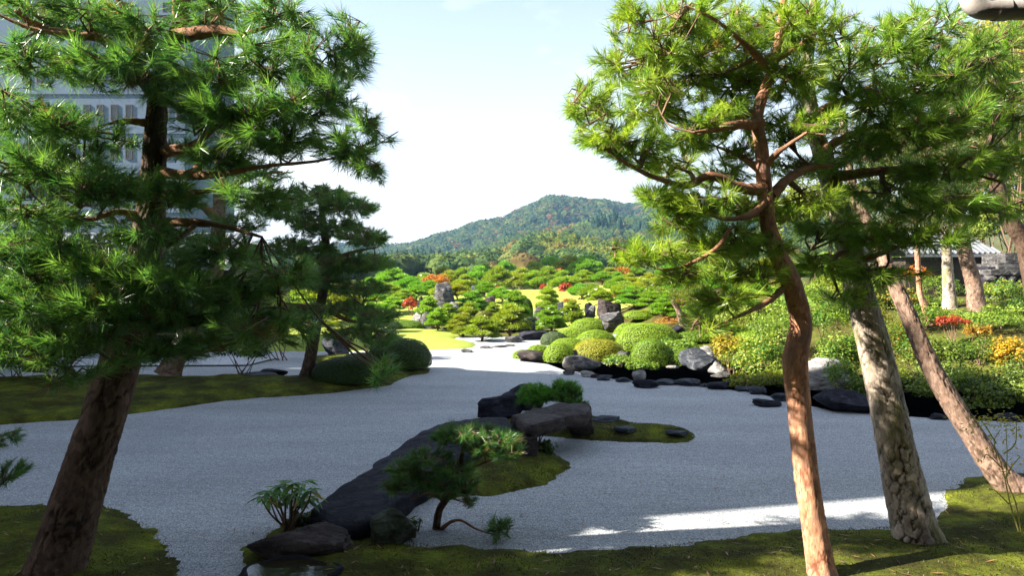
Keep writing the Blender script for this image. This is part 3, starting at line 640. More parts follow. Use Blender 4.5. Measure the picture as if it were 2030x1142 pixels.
# water basin
bas = thing('water_basin', 'low stone basin brimming with water that mirrors the sky', 'basin', tuple(G(572, 1142, 0.05)))
bx_, by_ = G(572, 1128, 0.10)[:2]
a = np.linspace(0, 2 * math.pi, 48, endpoint=False); rad = 1 + 0.07 * np.sin(3 * a + 1) + 0.05 * np.sin(5 * a)
prof = [(1.10, -0.05), (1.12, 0.03), (1.08, 0.075), (1.03, 0.090), (0.98, 0.086), (0.94, 0.06), (0.90, 0.03)]
v = np.concatenate([np.stack([bx_ + 0.265 * s * rad * np.cos(a), by_ + 0.20 * s * rad * np.sin(a), np.full(48, z) + 0.008 * np.sin(4 * a + s)], 1) for s, z in prof])
n_ = len(prof); i = np.arange(n_ - 1)[:, None] * 48; j = np.arange(48)[None]; f = np.stack([i + j, i + (j + 1) % 48, i + 48 + (j + 1) % 48, i + 48 + j], -1).reshape(-1, 4)
mb = MB(); mb.add(v, f); mb.build('bowl', M['rockd'], bas, True)
mb = MB(); vv = np.stack([bx_ + 0.262 * 0.985 * rad * np.cos(a), by_ + 0.197 * 0.985 * rad * np.sin(a), np.full(48, 0.081)], 1); mb.add(np.vstack([vv, [[bx_, by_, 0.081]]]), np.stack([j[0], (j[0] + 1) % 48, np.full(48, 48)], 1)); mb.build('water', M['water'], bas)
# rocks round the pond, on the gravel and among the clipped shrubs
for args in (
    ('flat dark rock alone on the gravel short of the pond', 1520, 792, 808, 62, 'rockd'),
    ('large rounded dark rock behind the plated pine trunk', 1668, 771, 820, 118, 'rockd'),
    ('low dark stone at the gravel edge between two trunks', 1783, 812, 824, 40, 'rockd'),
    ('low dark stone under the shrub hedge beside the leaning pine', 1862, 820, 833, 40, 'rockd'),
    ('dark edging stone near the tall yellow sprig', 1996, 818, 836, 60, 'rockd'),
    ('box shaped dark rock on the gravel before the pond', 1281, 752, 771, 58, 'rockd'),
    ('rough grey outcrop spreading at the gravel corner of the pond', 1152, 706, 738, 82, 'rock'),
    ('small pale stone at the foot of the grey outcrop', 1127, 733, 744, 26, 'rock'),
    ('flat pale stone between the grey outcrop and the pond', 1162, 735, 748, 36, 'rockw'),
    ('tiny brown stone beside the flat pale stone', 1180, 741, 750, 20, 'rockb'),
    ('rounded dark edging stone at the near left of the pond', 1200, 741, 755, 34, 'rocku'),
    ('long low edging stone left of the pale pond boulder', 1236, 748, 758, 34, 'rocku'),
    ('pale knobbly boulder standing in the pond margin', 1266, 731, 757, 30, 'rockw'),
    ('wide flat edging stone behind the box shaped rock', 1316, 752, 764, 48, 'rocku'),
    ('humped blue grey edging stone in the middle of the pond rim', 1363, 750, 766, 52, 'rocku'),
    ('small edging stone after the humped one', 1396, 759, 768, 24, 'rocku'),
    ('long mossy edging stone at the right of the pond rim', 1427, 757, 773, 54, 'rockd'),
    ('dark edging stone pair partner near the yellow shrub', 1470, 764, 777, 36, 'rocku'),
    ('ridged edging stone below the yellow green shrub', 1502, 765, 783, 40, 'rocku'),
    ('upright edging stone touching the red pine trunk', 1548, 775, 797, 44, 'rocku'),
    ('brown rock half hidden by the outermost clipped shrub', 1052, 692, 717, 60, 'rockb'),
    ('low island stone lying alone on the sunlit gravel', 923, 692, 699, 28, 'rock'),
    ('flat stepping stone at the tip of the lawn', 962, 686, 691, 30, 'rock'),
    ('long flat stepping stone in the far gravel', 992, 685, 689, 34, 'rockb'),
    ('flat stepping stone nearest the pale stream rock', 1010, 684, 687, 22, 'rock')):
    rk(*args, seed=1)
for args, kw in (
    (('dark blue grey stone between the two front clipped domes', 1140, 694, 720, 34, 'rocku'), dict(d=14.6)),
    (('long ledge stone at the back of the pond', 1212, 716, 735, 56, 'rock'), dict(d=13.9, flat=0.4)),
    (('grey stone wedged between two clipped domes', 1237, 696, 722, 44, 'rock'), dict(d=14.4)),
    (('small white stone at the back waterline of the pond', 1332, 724, 737, 34, 'rockw'), dict(d=13.6, z0=-0.05)),
    (('big split boulder catching light above the pond', 1385, 690, 742, 72, 'rocku'), dict(d=13.4, z0=-0.05, cuts=14)),
    (('pale slab leaning on the split boulder', 1410, 685, 715, 52, 'rockw'), dict(d=14.1)),
    (('round pale boulder beside the little cascade', 1422, 714, 747, 42, 'rockw'), dict(d=12.9, z0=-0.08)),
    (('low pale stone under the yellow shrub at the waterline', 1428, 735, 755, 44, 'rock'), dict(d=12.4, z0=-0.08)),
    (('tall white sunlit boulder face behind the red pine', 1630, 694, 800, 110, 'rockw'), dict(d=10.9, tilt=(-0.3, 0.5), z0=-0.1, p=4, cuts=26, seed=14)),
    (('tall standing stone rising above the cloud pruned pines', 884, 559, 612, 48, 'rock'), dict(d=25.6, p=3.4, ratio=0.8, seed=9, cuts=12)),
    (('pale stone at the foot of the tall standing stone', 901, 592, 612, 32, 'rockw'), dict(d=25.4)),
    (('dark stone standing on the lawn hill behind the pines', 948, 562, 585, 30, 'rocku'), dict(d=31)),
    (('slender dark stone beside the red maple', 833, 586, 620, 15, 'rockd'), dict(d=25.6, ratio=1.2, p=4)),
    (('broad slanted rock beside the dark clipped mound', 849, 613, 660, 48, 'rock'), dict(d=22.4, tilt=(0, 0.2))),
    (('whitish rock leaning on the broad slanted rock', 830, 619, 655, 26, 'rockw'), dict(d=22.9)),
    (('small grey rock at the rim of the lawn', 886, 646, 659, 24, 'rock'), dict(d=22.0)),
    (('half buried stone between pruned pines on the slope', 970, 585, 610, 26, 'rockb'), dict(d=27)),
    (('massive dark block with a lit flank among clipped domes', 1212, 616, 672, 58, 'rock'), dict(d=19.6, p=4.5, ratio=0.8)),
    (('upright fluted stone behind the massive dark block', 1206, 592, 640, 52, 'rockb'), dict(d=21.4, p=4.5)),
    (('thin slanted stone in the stream bed', 1163, 602, 645, 22, 'rock'), dict(d=22.5, tilt=(0, 0.35), p=4)),
    (('dark capped stone above the slanted stone', 1168, 595, 625, 20, 'rockd'), dict(d=23.5)),
    (('dark blue stone right of the lawn hill pine', 1112, 598, 630, 17, 'rocku'), dict(d=25, p=4)),
    (('pale split stone above the stream pine', 1068, 607, 640, 28, 'rock'), dict(d=24.3)),
    (('upright cut stone above the flat topped rock', 1050, 632, 660, 24, 'rock'), dict(d=20.8, p=5)),
    (('flat topped dark rock at the stream mouth', 1060, 649, 676, 66, 'rockd'), dict(d=19.4, flat=0.45, p=4)),
    (('pale low rock where the stream meets the gravel', 1018, 665, 680, 42, 'rock'), dict(d=18.7)),
    (('small grey stone below the blue green dome', 1080, 674, 684, 20, 'rock'), dict(d=18.3)),
    (('grey stone pressed behind the widest clipped dome', 1222, 662, 690, 24, 'rockw'), dict(d=17.4)),
    (('dark stone at the right shoulder of the widest dome', 1345, 644, 680, 26, 'rockd'), dict(d=17.2)),
    (('dark rock beside the shaded clipped domes on the left bank', 803, 711, 746, 64, 'rockd'), dict(d=13.3)),
    (('grey blue rock in the shade behind the left pines', 665, 652, 720, 60, 'rocku'), dict(d=15.6)),
    (('flat shaded stone on the left moss bank', 508, 738, 760, 90, 'rocku'), dict(d=12.0, flat=0.4)),
    (('dark stone among ferns on the left bank by the trunk', 545, 730, 758, 60, 'rockd'), dict(d=12.4))):
    rk(*args, **{'seed': 2, **kw})

# ------------------------------------------------------------------ clipped domes and leafy shrubs
def leaves(mb, p, n, size, rng, c0, c1, aspect=0.5, tilt=0.7):
    k = len(p); d = nrm(n + rng.normal(0, tilt, (k, 3))); s = nrm(np.cross(d, rng.normal(size=(k, 3)))); t = np.cross(d, s)
    L_ = (size * rng.uniform(0.65, 1.3, k))[:, None]; w = L_ * aspect
    v = np.stack([p - s * L_ * .5, p + t * w * .5 + d * L_ * .08, p + s * L_ * .5, p - t * w * .5 + d * L_ * .08], 1).reshape(-1, 3)
    m = rng.uniform(0, 1, (k, 1)); c = np.repeat((np.asarray(c0) * (1 - m) + np.asarray(c1) * m) * rng.uniform(0.8, 1.2, (k, 1)), 4, 0)
    b = (np.arange(k) * 4)[:, None]; mb.add(v, np.concatenate([b + [0, 1, 3], b + [1, 2, 3]], 0), c)
def dome(label, cx, top, base, w, d=None, c0=(0.06, 0.10, 0.012), c1=(0.15, 0.19, 0.02), seed=0, ratio=0.9, group=None, leaf=0.026, e=2.4, n=None, tilt=0.27, sx=0.0, z0=None):
    if d is None: d = EYE * F / (base - HY)
    W_ = w / F * d; yc = d + W_ * ratio * 0.42; x = (cx - CX) / F * yc; z0 = gz(x, yc) if z0 is None else z0; h = max(0.12, EYE + (HY - top) / F * yc - z0)
    rng = np.random.default_rng(seed + int(cx) * 3); o = thing('clipped_shrub', label, 'shrub', (x, yc, z0), group)
    v, f = ico(4); v = v / (np.abs(v) ** e).sum(1, keepdims=True) ** (1 / e)
    def shape(v, s):
        q = v * (1 + 0.05 * fbm(v * 1.7 + seed + cx, 3, 3))[:, None]
        z = np.where(q[:, 2] > -0.1, q[:, 2], -0.1 + (q[:, 2] + 0.1) * 0.15)
        rr = 1 - 0.14 * np.clip(-v[:, 2], 0, 1)
        return np.stack([q[:, 0] * W_ / 2 * s * rr + sx * z * h, q[:, 1] * W_ / 2 * ratio * s * rr, (z * 0.84 + 0.16) * h * s - 0.04], 1)
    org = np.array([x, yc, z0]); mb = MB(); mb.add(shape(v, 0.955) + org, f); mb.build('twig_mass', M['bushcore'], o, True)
    area = W_ * W_ * ratio + 2.2 * W_ * h; n = n or int(min(12000, max(1800, area / (leaf * leaf) * 2.6)))
    q = nrm(rng.normal(size=(n, 3))); q[:, 2] = np.where(q[:, 2] < -0.25, -q[:, 2], q[:, 2]); q = q / (np.abs(q) ** e).sum(1, keepdims=True) ** (1 / e)
    p = shape(q, 1.0); nn = nrm(q / np.array([W_ / 2, W_ / 2 * ratio, h]) ** 1.0); p += nn * rng.normal(0, leaf * 0.28, (n, 1))
    mb = MB(); leaves(mb, p + org, nn, leaf, rng, c0, c1, 0.6, tilt); mb.build('leaves', M['leaf'], o)
    return o
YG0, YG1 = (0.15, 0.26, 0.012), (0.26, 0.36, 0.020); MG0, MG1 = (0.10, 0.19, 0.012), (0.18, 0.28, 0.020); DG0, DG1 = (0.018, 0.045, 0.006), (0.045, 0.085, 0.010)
for lab, cx, top, base, w, d, c0, c1, kw in (
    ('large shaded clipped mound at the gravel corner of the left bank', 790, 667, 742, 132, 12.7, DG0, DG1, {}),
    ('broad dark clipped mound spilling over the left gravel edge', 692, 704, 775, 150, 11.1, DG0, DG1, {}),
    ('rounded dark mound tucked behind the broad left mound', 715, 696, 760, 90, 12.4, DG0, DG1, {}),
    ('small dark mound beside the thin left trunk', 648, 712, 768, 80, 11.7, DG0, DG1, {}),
    ('low dark mound at the back of the lawn', 808, 633, 660, 78, 22.2, MG0, MG1, {}),
    ('little yellow green dome partly covered by the brown rock', 1040, 690, 716, 48, 15.1, YG0, YG1, {}),
    ('tiny yellow green dome behind the brown rock', 1068, 681, 700, 46, 16.4, YG0, YG1, {}),
    ('compact bright dome standing on the sunlit gravel edge', 1108, 678, 719, 64, None, YG0, YG1, {}),
    ('low bright dome behind the compact dome', 1128, 668, 700, 76, 16.2, YG0, YG1, {}),
    ('wide dome with an orange tinged crown', 1186, 669, 718, 108, 14.5, (0.20, 0.24, 0.012), (0.34, 0.29, 0.02), {}),
    ('smooth bright dome behind the orange tinged dome', 1182, 652, 695, 84, 16.8, YG0, YG1, {}),
    ('long low bright dome near the blue green dome', 1140, 648, 690, 88, 18.2, YG0, YG1, {}),
    ('small blue green dome beside the stream', 1099, 655, 688, 56, 18.0, (0.05, 0.085, 0.04), (0.11, 0.15, 0.07), {}),
    ('bright sloping dome at the foot of the massive dark block', 1168, 629, 668, 76, 20.4, YG0, YG1, {}),
    ('widest clipped dome in the middle of the garden', 1284, 637, 708, 132, 15.9, YG0, YG1, {}),
    ('second hump joined behind the widest dome', 1250, 638, 700, 70, 17.4, YG0, YG1, {}),
    ('dome above the widest one near the red azalea', 1268, 614, 655, 66, 19.6, YG0, YG1, {}),
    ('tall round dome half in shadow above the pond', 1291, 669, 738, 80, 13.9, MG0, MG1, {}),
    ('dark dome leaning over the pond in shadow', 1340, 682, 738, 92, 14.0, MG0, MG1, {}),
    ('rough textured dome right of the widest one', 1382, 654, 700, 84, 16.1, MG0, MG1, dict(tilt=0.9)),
    ('smooth bright dome behind the yellow maple', 1450, 643, 695, 104, 15.8, YG0, YG1, {}),
    ('second bright dome above the yellow shrub', 1500, 652, 700, 90, 15.0, YG0, YG1, {}),
    ('flat dark green dome under the drooping pine branch', 1375, 630, 668, 112, 18.2, MG0, MG1, {}),
    ('olive clipped dome between the pruned stream pines', 960, 614, 640, 46, 22.5, (0.11, 0.12, 0.01), (0.20, 0.18, 0.02), {}),
    ('small dark dome above the flat topped rock', 1051, 625, 650, 34, 22.4, DG0, DG1, {}),
    ('round dark dome at the far side of the lawn hill', 1044, 590, 620, 26, 26, DG0, DG1, {})):
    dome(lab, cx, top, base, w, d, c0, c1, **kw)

def shrub(label, cx, cy, rx, ry, d, c0, c1, n=2600, leaf=0.05, clumps=26, seed=0, ratio=0.8, name='leafy_shrub', cat='shrub', group=None, aspect=0.5, c2=None, stems=7, fill=0.35):
    C = P(cx, cy, d); A = np.array([rx / F * d, rx / F * d * ratio, ry / F * d]); rng = np.random.default_rng(seed + int(cx * 7 + cy)); zb = gz(C[0], C[1])
    o = thing(name, label, cat, (C[0], C[1], zb), group)
    q = nrm(rng.normal(size=(clumps, 3))); q[:, 2] = np.where(q[:, 2] < -0.4, -q[:, 2] * .6, q[:, 2]); cc = q * rng.uniform(fill, 0.92, (clumps, 1)) ** 0.6
    k = rng.integers(0, clumps, n); off = nrm(rng.normal(size=(n, 3))) * rng.uniform(0.2, 1, (n, 1)) ** 0.5 * (1.05 / clumps ** 0.33)
    p = (cc[k] + off) * A + C; p[:, 2] = np.maximum(p[:, 2], zb + 0.01); nn = nrm(off + np.array([0, 0, 0.5]) + cc[k] * 0.5)
    mb = MB(); tone = rng.uniform(0, 1, clumps)[k][:, None]; ca = np.asarray(c0) * (1 - tone) + np.asarray(c1) * tone
    leaves(mb, p, nn, leaf, rng, ca * 0.8, ca * 1.15, aspect, 0.6)
    if c2 is not None: sel = rng.choice(n, n // 9); leaves(mb, p[sel] + 0.01, nn[sel], leaf, rng, c2, c2, aspect, 0.6)
    mb.build('leaves', M['leaf'], o)
    mb = MB(); base = np.array([C[0], C[1], zb - 0.03])
    for s in range(stems):
        t_ = cc[rng.integers(clumps)] * A * 0.9 + C; b_ = base + np.array([rng.normal(0, A[0] * .12), rng.normal(0, A[1] * .12), 0])
        tube(mb, spline([b_, (b_ + t_) / 2 + rng.normal(0, A.mean() * .12, 3), t_], 8), np.linspace(0.02, 0.006, 8) * max(0.5, min(1.6, A.mean())), 5)
    mb.build('stems', M['twig'], o, True); return o
LG0, LG1 = (0.07, 0.16, 0.015), (0.22, 0.30, 0.03); YL0, YL1 = (0.22, 0.20, 0.02), (0.42, 0.30, 0.03); RD0, RD1 = (0.30, 0.035, 0.015), (0.48, 0.09, 0.03); OR0, OR1 = (0.38, 0.12, 0.02), (0.52, 0.22, 0.03)
for lab, cx, cy, rx, ry, d, c0, c1, kw in (
    ('loose leafy shrub behind the split boulder', 1350, 692, 48, 24, 14.6, LG0, LG1, dict(leaf=0.06)),
    ('low spreading shrub on the ledge at the back of the pond', 1226, 716, 36, 13, 13.7, LG0, LG1, dict(n=900)),
    ('low leafy shrub hanging over the pond back', 1276, 729, 32, 17, 13.4, LG0, LG1, dict(n=900)),
    ('yellow turning shrub above the little cascade', 1448, 700, 40, 44, 12.9, YL0, YL1, dict(leaf=0.06, c2=LG1)),
    ('tall fresh green shrub left of the red pine trunk', 1505, 715, 68, 55, 12.1, LG0, LG1, dict(n=4200, c2=YL1)),
    ('yellow green shrub dipping to the pond edge', 1500, 758, 60, 25, 11.4, (0.09, 0.14, 0.015), (0.25, 0.25, 0.02), dict(n=2200)),
    ('dense shrub above the tall fresh green one', 1540, 655, 60, 40, 14.5, LG0, LG1, dict(n=2600)),
    ('glossy shrub spilling beside the white boulder face', 1672, 712, 52, 62, 11.5, LG0, LG1, dict(n=3600, c2=YL0)),
    ('wispy shrub hanging over the white boulder face', 1668, 745, 34, 36, 10.5, LG0, LG1, dict(n=900, leaf=0.045)),
    ('azalea hedge clump behind the plated pine', 1760, 700, 80, 58, 12.0, LG0, (0.16, 0.17, 0.02), dict(n=5200, c2=OR0)),
    ('deep shaded lower hedge clump over the gravel edge', 1770, 775, 90, 45, 10.6, DG0, LG1, dict(n=4600)),
    ('big leafy hedge clump right of the leaning pine', 1890, 715, 95, 62, 11.2, LG0, (0.15, 0.17, 0.02), dict(n=6400)),
    ('dark hedge clump beneath the golden maple', 1930, 780, 110, 48, 10.0, DG0, LG1, dict(n=5600)),
    ('hedge clump at the far end under the golden maple', 2060, 770, 90, 60, 9.8, DG0, LG1, dict(n=4200)),
    ('round leafy azalea on the bank by the red shrub', 1965, 640, 70, 32, 14.0, LG0, LG1, dict(n=4200)),
    ('leafy azalea at the end of the bank below the stone wall', 2030, 620, 60, 36, 15.0, LG0, LG1, dict(n=3200)),
    ('small leafy shrub below the slender curved trunk', 1830, 630, 48, 26, 14.8, LG0, LG1, dict(n=2400)),
    ('yellow green shrub between the plated and leaning trunks', 1740, 640, 46, 34, 14.6, (0.10, 0.13, 0.015), (0.22, 0.21, 0.02), dict(n=2400)),
    ('leafy shrub behind the red pine at knee height', 1640, 640, 55, 42, 14.2, LG0, LG1, dict(n=3000)),
    ('bushy shrub under the pavilion eave', 1860, 575, 45, 28, 18.5, LG0, LG1, dict(n=1800)),
    ('tall bright shrub behind the kinked red trunk', 1600, 610, 70, 50, 16.5, LG0, LG1, dict(n=3200, leaf=0.07)),
    ('tall bright shrub in the gap between the red and plated trunks', 1670, 585, 60, 50, 17.5, (0.10, 0.17, 0.015), (0.26, 0.30, 0.03), dict(n=3000, leaf=0.07)),
    ('tall shrub seen between the plated and the leaning trunk', 1725, 600, 60, 44, 16.8, LG0, LG1, dict(n=3000, leaf=0.07)),
    ('yellow tinged shrub left of the slender curved trunk', 1785, 600, 50, 36, 16.4, (0.12, 0.16, 0.015), (0.30, 0.28, 0.03), dict(n=2400, leaf=0.07, c2=OR1)),
    ('leafy shrub at the foot of the straight grey pine', 1850, 608, 50, 30, 16.6, LG0, LG1, dict(n=2400, leaf=0.06)),
    ('leafy shrub between the straight grey pine and the stone wall', 1985, 590, 60, 34, 17.0, LG0, LG1, dict(n=2600, leaf=0.065, c2=YL1)),
    ('bright shrub above the dense shrub by the red pine', 1475, 640, 60, 34, 15.6, (0.10, 0.17, 0.015), (0.25, 0.30, 0.03), dict(n=2400, leaf=0.06)),
    ('golden leaved maple bush at the hedge end', 2003, 712, 42, 42, 10.7, YL0, (0.55, 0.33, 0.02), dict(n=3000, leaf=0.045, name='golden_maple', cat='maple', c2=OR1)),
    ('small yellow orange maple above the golden one', 1940, 662, 26, 20, 12.6, YL0, OR1, dict(n=900, name='golden_maple', cat='maple')),
    ('scarlet azalea spray on the bank', 1888, 640, 32, 14, 13.6, RD0, RD1, dict(n=800, name='red_azalea')),
    ('orange red maple below the pavilion roof', 1815, 545, 36, 18, 19.0, RD0, OR1, dict(n=1200, name='red_maple', cat='maple')),
    ('vermilion azalea beside the dark leaning trunk', 1342, 607, 16, 22, 19.0, RD0, RD1, dict(n=700, name='red_azalea')),
    ('rust orange ground azalea behind the widest dome', 1350, 640, 55, 12, 18.0, OR0, (0.22, 0.16, 0.02), dict(n=1100, name='orange_azalea')),
    ('orange maple showing through the red pine branches', 1510, 580, 40, 24, 21, OR0, RD1, dict(n=1200, name='orange_maple', cat='maple')),
    ('crimson brown maple high among the right pines', 1424, 565, 22, 24, 24, RD0, OR0, dict(n=800, name='red_maple', cat='maple')),
    ('orange maple behind the tall standing stone', 866, 560, 26, 18, 37, OR0, OR1, dict(n=1300, leaf=0.12, name='orange_maple', cat='maple')),
    ('bright red maple on the lawn hill', 1121, 574, 15, 13, 33, RD0, RD1, dict(n=1100, leaf=0.09, name='red_maple', cat='maple')),
    ('small red maple near the lawn hill crest', 1078, 570, 8, 8, 35, RD0, RD1, dict(n=500, leaf=0.09, name='red_maple', cat='maple')),
    ('red maple at the left end of the garden', 815, 604, 15, 14, 26.5, RD0, RD1, dict(n=1300, leaf=0.07, name='red_maple', cat='maple')),
    ('orange maple by the far pines right of the mountain view', 1228, 540, 24, 14, 44, OR0, OR1, dict(n=1200, leaf=0.13, name='orange_maple', cat='maple')),
    ('rusty maple between the far pines', 1108, 541, 12, 8, 52, OR0, RD1, dict(n=600, leaf=0.13, name='orange_maple', cat='maple')),
    ('low orange azalea in front of the lawn hill', 1128, 598, 18, 7, 28, OR0, (0.30, 0.2, 0.03), dict(n=600, leaf=0.06, name='orange_azalea')),
    ('brown orange shrub behind the upright fluted stone', 1216, 586, 14, 12, 27, (0.22, 0.10, 0.02), OR0, dict(n=600, leaf=0.07, name='orange_azalea')),
    ('low orange shrub under the umbrella shaped far pine', 980, 573, 14, 6, 36, OR0, RD1, dict(n=500, leaf=0.08, name='orange_azalea'))):
    shrub(lab, cx, cy, rx, ry, d, c0, c1, **kw)

# ------------------------------------------------------------------ cloud pruned garden pines
def needles(mb, tips, dirs, per, L_, w, rng, c0, c1, shoot=0.06, th=(0.2, 1.05), droop=0.10):
    n = len(tips); m = n * per; a = np.repeat(nrm(dirs), per, 0); t = np.repeat(tips, per, 0)
    bs = t - a * rng.uniform(0, shoot, (m, 1)); r = rng.normal(size=(m, 3)); r -= (r * a).sum(1, keepdims=True) * a; r = nrm(r)
    ang = rng.uniform(*th, (m, 1)); d = a * np.cos(ang) + r * np.sin(ang); s = nrm(np.cross(d, rng.normal(size=(m, 3))))
    l = L_ * rng.uniform(0.7, 1.12, (m, 1)) * np.repeat(rng.uniform(0.62, 1.18, (n, 1)), per, 0)
    w = w * np.repeat(rng.uniform(0.8, 1.15, (n, 1)), per, 0)
    tip = bs + d * l; tip[:, 2] -= (droop * l[:, 0])
    v = np.stack([bs + s * w / 2, bs - s * w / 2, tip], 1).reshape(-1, 3)
    k = np.repeat(rng.uniform(0, 1, (n, 1)), per, 0); c = (np.asarray(c0) * (1 - k) + np.asarray(c1) * k) * rng.uniform(0.75, 1.25, (m, 1))
    dry = (rng.random(m) < 0.02) | (np.repeat(rng.random(n) < 0.025, per) & (rng.random(m) < 0.7)); c[dry] = np.array([0.20, 0.13, 0.05])
    keep = rng.random(m) < np.repeat(rng.uniform(0.55, 1.0, n), per); v = v.reshape(m, 3, 3)[keep].reshape(-1, 3); c = c[keep]
    mb.add(v, np.arange(len(v)).reshape(-1, 3), np.repeat(c, 3, 0))

PROTO = []
def make_proto(seed, domed=False):
    rng = np.random.default_rng(seed); wood = MB(); crown = MB(); iv, jf = ico(1)
    tp = np.array([[0, 0, -0.03], [0.05 * rng.normal(), 0.05 * rng.normal(), 0.25], [0.07 * rng.normal(), 0.07 * rng.normal(), 0.55], [0.03 * rng.normal(), 0.03 * rng.normal(), 0.9]])
    sp = spline(tp, 16); tube(wood, sp, np.linspace(0.042, 0.014, 16), 7, bump=0.2, seed=seed)
    pads = [(0.02, 0.02, 0.90, 0.20)]
    for tier, (z, R, k) in enumerate(((0.76, 0.20, 4), (0.60, 0.31, 5), (0.43, 0.38, 6), (0.27, 0.40, 6))):
        a0 = rng.uniform(0, 6.28)
        for j in range(k):
            a = a0 + j * 6.283 / k + rng.normal(0, .25); rr = R * rng.uniform(0.75, 1.12); pads.append((rr * math.cos(a), rr * math.sin(a), z + rng.normal(0, .045), rng.uniform(0.17, 0.25)))
    if domed:
        pads = [(0.0, 0.0, 0.86, 0.22)]
        for j in range(26):
            q = nrm(rng.normal(size=3)); q[2] = abs(q[2]) * 0.95 - 0.12; pads.append((q[0] * 0.40, q[1] * 0.40, 0.36 + q[2] * 0.52, rng.uniform(0.16, 0.23)))
    for (x, y, z, r) in pads:
        c = np.array([x, y, z]); th = r * (rng.uniform(0.6, 0.8) if domed else rng.uniform(0.42, 0.58))
        v = iv * np.array([r, r, th]) * 0.82 * (1 + rng.normal(0, .10, (len(iv), 1))); v[:, 2] = np.where(v[:, 2] < 0, v[:, 2] * 0.45, v[:, 2]); crown.add(v + c, jf, (0.075, 0.15, 0.012))
        q = nrm(rng.normal(size=(330, 3))); q[:, 2] = np.where(q[:, 2] < -0.15, -q[:, 2], q[:, 2]); p = q * np.array([r, r, th]) * rng.uniform(0.78, 1.0, (330, 1)); d = nrm(q * np.array([1, 1, 0.7]) + np.array([0, 0, 0.75]) + rng.normal(0, .35, q.shape))
        s = nrm(np.cross(d, rng.normal(size=d.shape))); l = rng.uniform(0.035, 0.07, (330, 1))
        vv = np.stack([p + c + s * 0.012, p + c - s * 0.012, p + c + d * l], 1).reshape(-1, 3); cl = np.array([0.12, 0.25, 0.018]) + rng.uniform(0, 1, (330, 1)) * np.array([0.14, 0.15, 0.014])
        crown.add(vv, np.arange(len(vv)).reshape(-1, 3), np.repeat(cl * rng.uniform(.8, 1.2, (330, 1)), 3, 0))
        i = int(np.clip((z - 0.10) / 0.9 * 15, 1, 15)); tube(wood, spline([sp[i], (sp[i] + c) / 2 + np.array([0, 0, 0.03 * rng.normal()]), c], 6), np.linspace(0.014, 0.006, 6), 5)
    return wood.mesh('trunk', M['twig'], True), crown.mesh('crown', M['needle'])
for k in range(6): PROTO.append(make_proto(300 + k))
for k in range(5): PROTO.append(make_proto(340 + k, True))
def gpine(label, cx, top, w, d, tint=(1, 1, 1), k=None, group=None, seed=0, base=None):
    rng = np.random.default_rng(int(cx * 13 + top * 7 + seed)); x = (cx - CX) / F * d; zb = gz(x, d) - 0.02; ztop = EYE + (HY - top) / F * d
    if base is not None: zb = min(zb, EYE + (HY - base) / F * d)
    h = max(0.7, ztop - zb); wd = min(w / F * d, 1.35 * h)
    o = thing('garden_pine', label, 'pine tree', (x, d, zb), group); o.rotation_euler = (0, 0, rng.uniform(0, 6.28)); o.scale = (wd / 0.95, wd / 0.95, h / 1.0)
    tv = (rng.uniform(0.72, 1.38), rng.uniform(0.82, 1.08))
    wm, cm = PROTO[int(rng.integers(6)) if k is None else int(rng.integers(6, 11))]
    for nm, me in (('trunk', wm), ('crown', cm)):
        c = bpy.data.objects.new(nm, me); COL.objects.link(c); c.parent = o; c.color = (tint[0] * tv[0], tint[1] * tv[1], tint[2] * tv[1], 1)
    return o
for lab, cx, top, w, d in (
    ('cloud pruned pine covering the foot of the tall standing stone', 888, 602, 50, 22.8),
    ('small pruned pine right of the standing stone pine', 928, 601, 46, 23.2),
    ('pruned pine with a bare trunk at the lawn rim', 918, 620, 54, 20.6),
    ('spreading pruned pine above the flat stepping stones', 955, 630, 66, 19.2),
    ('tallest layered pruned pine at the stream', 1012, 603, 70, 20.6),
    ('pruned pine crown rising behind the tallest layered pine', 1022, 577, 58, 23.0),
    ('pruned pine left of the standing stone', 850, 588, 46, 24.6),
    ('bushy pruned pine between the standing stone and the dark hill stone', 937, 577, 54, 26.2),
    ('low pruned pine beside the half buried stone', 977, 600, 34, 25.0),
    ('rounded pruned pine alone on the lawn hill', 1086, 568, 44, 26.4),
    ('pruned pine overhanging the flat topped rock', 1090, 606, 56, 21.6),
    ('slim pruned pine left of the thin slanted stone', 1133, 596, 44, 22.4),
    ('low pruned pine at the left rim of the lawn', 868, 638, 44, 21.6)):
    gpine(lab, cx, top, w, d)
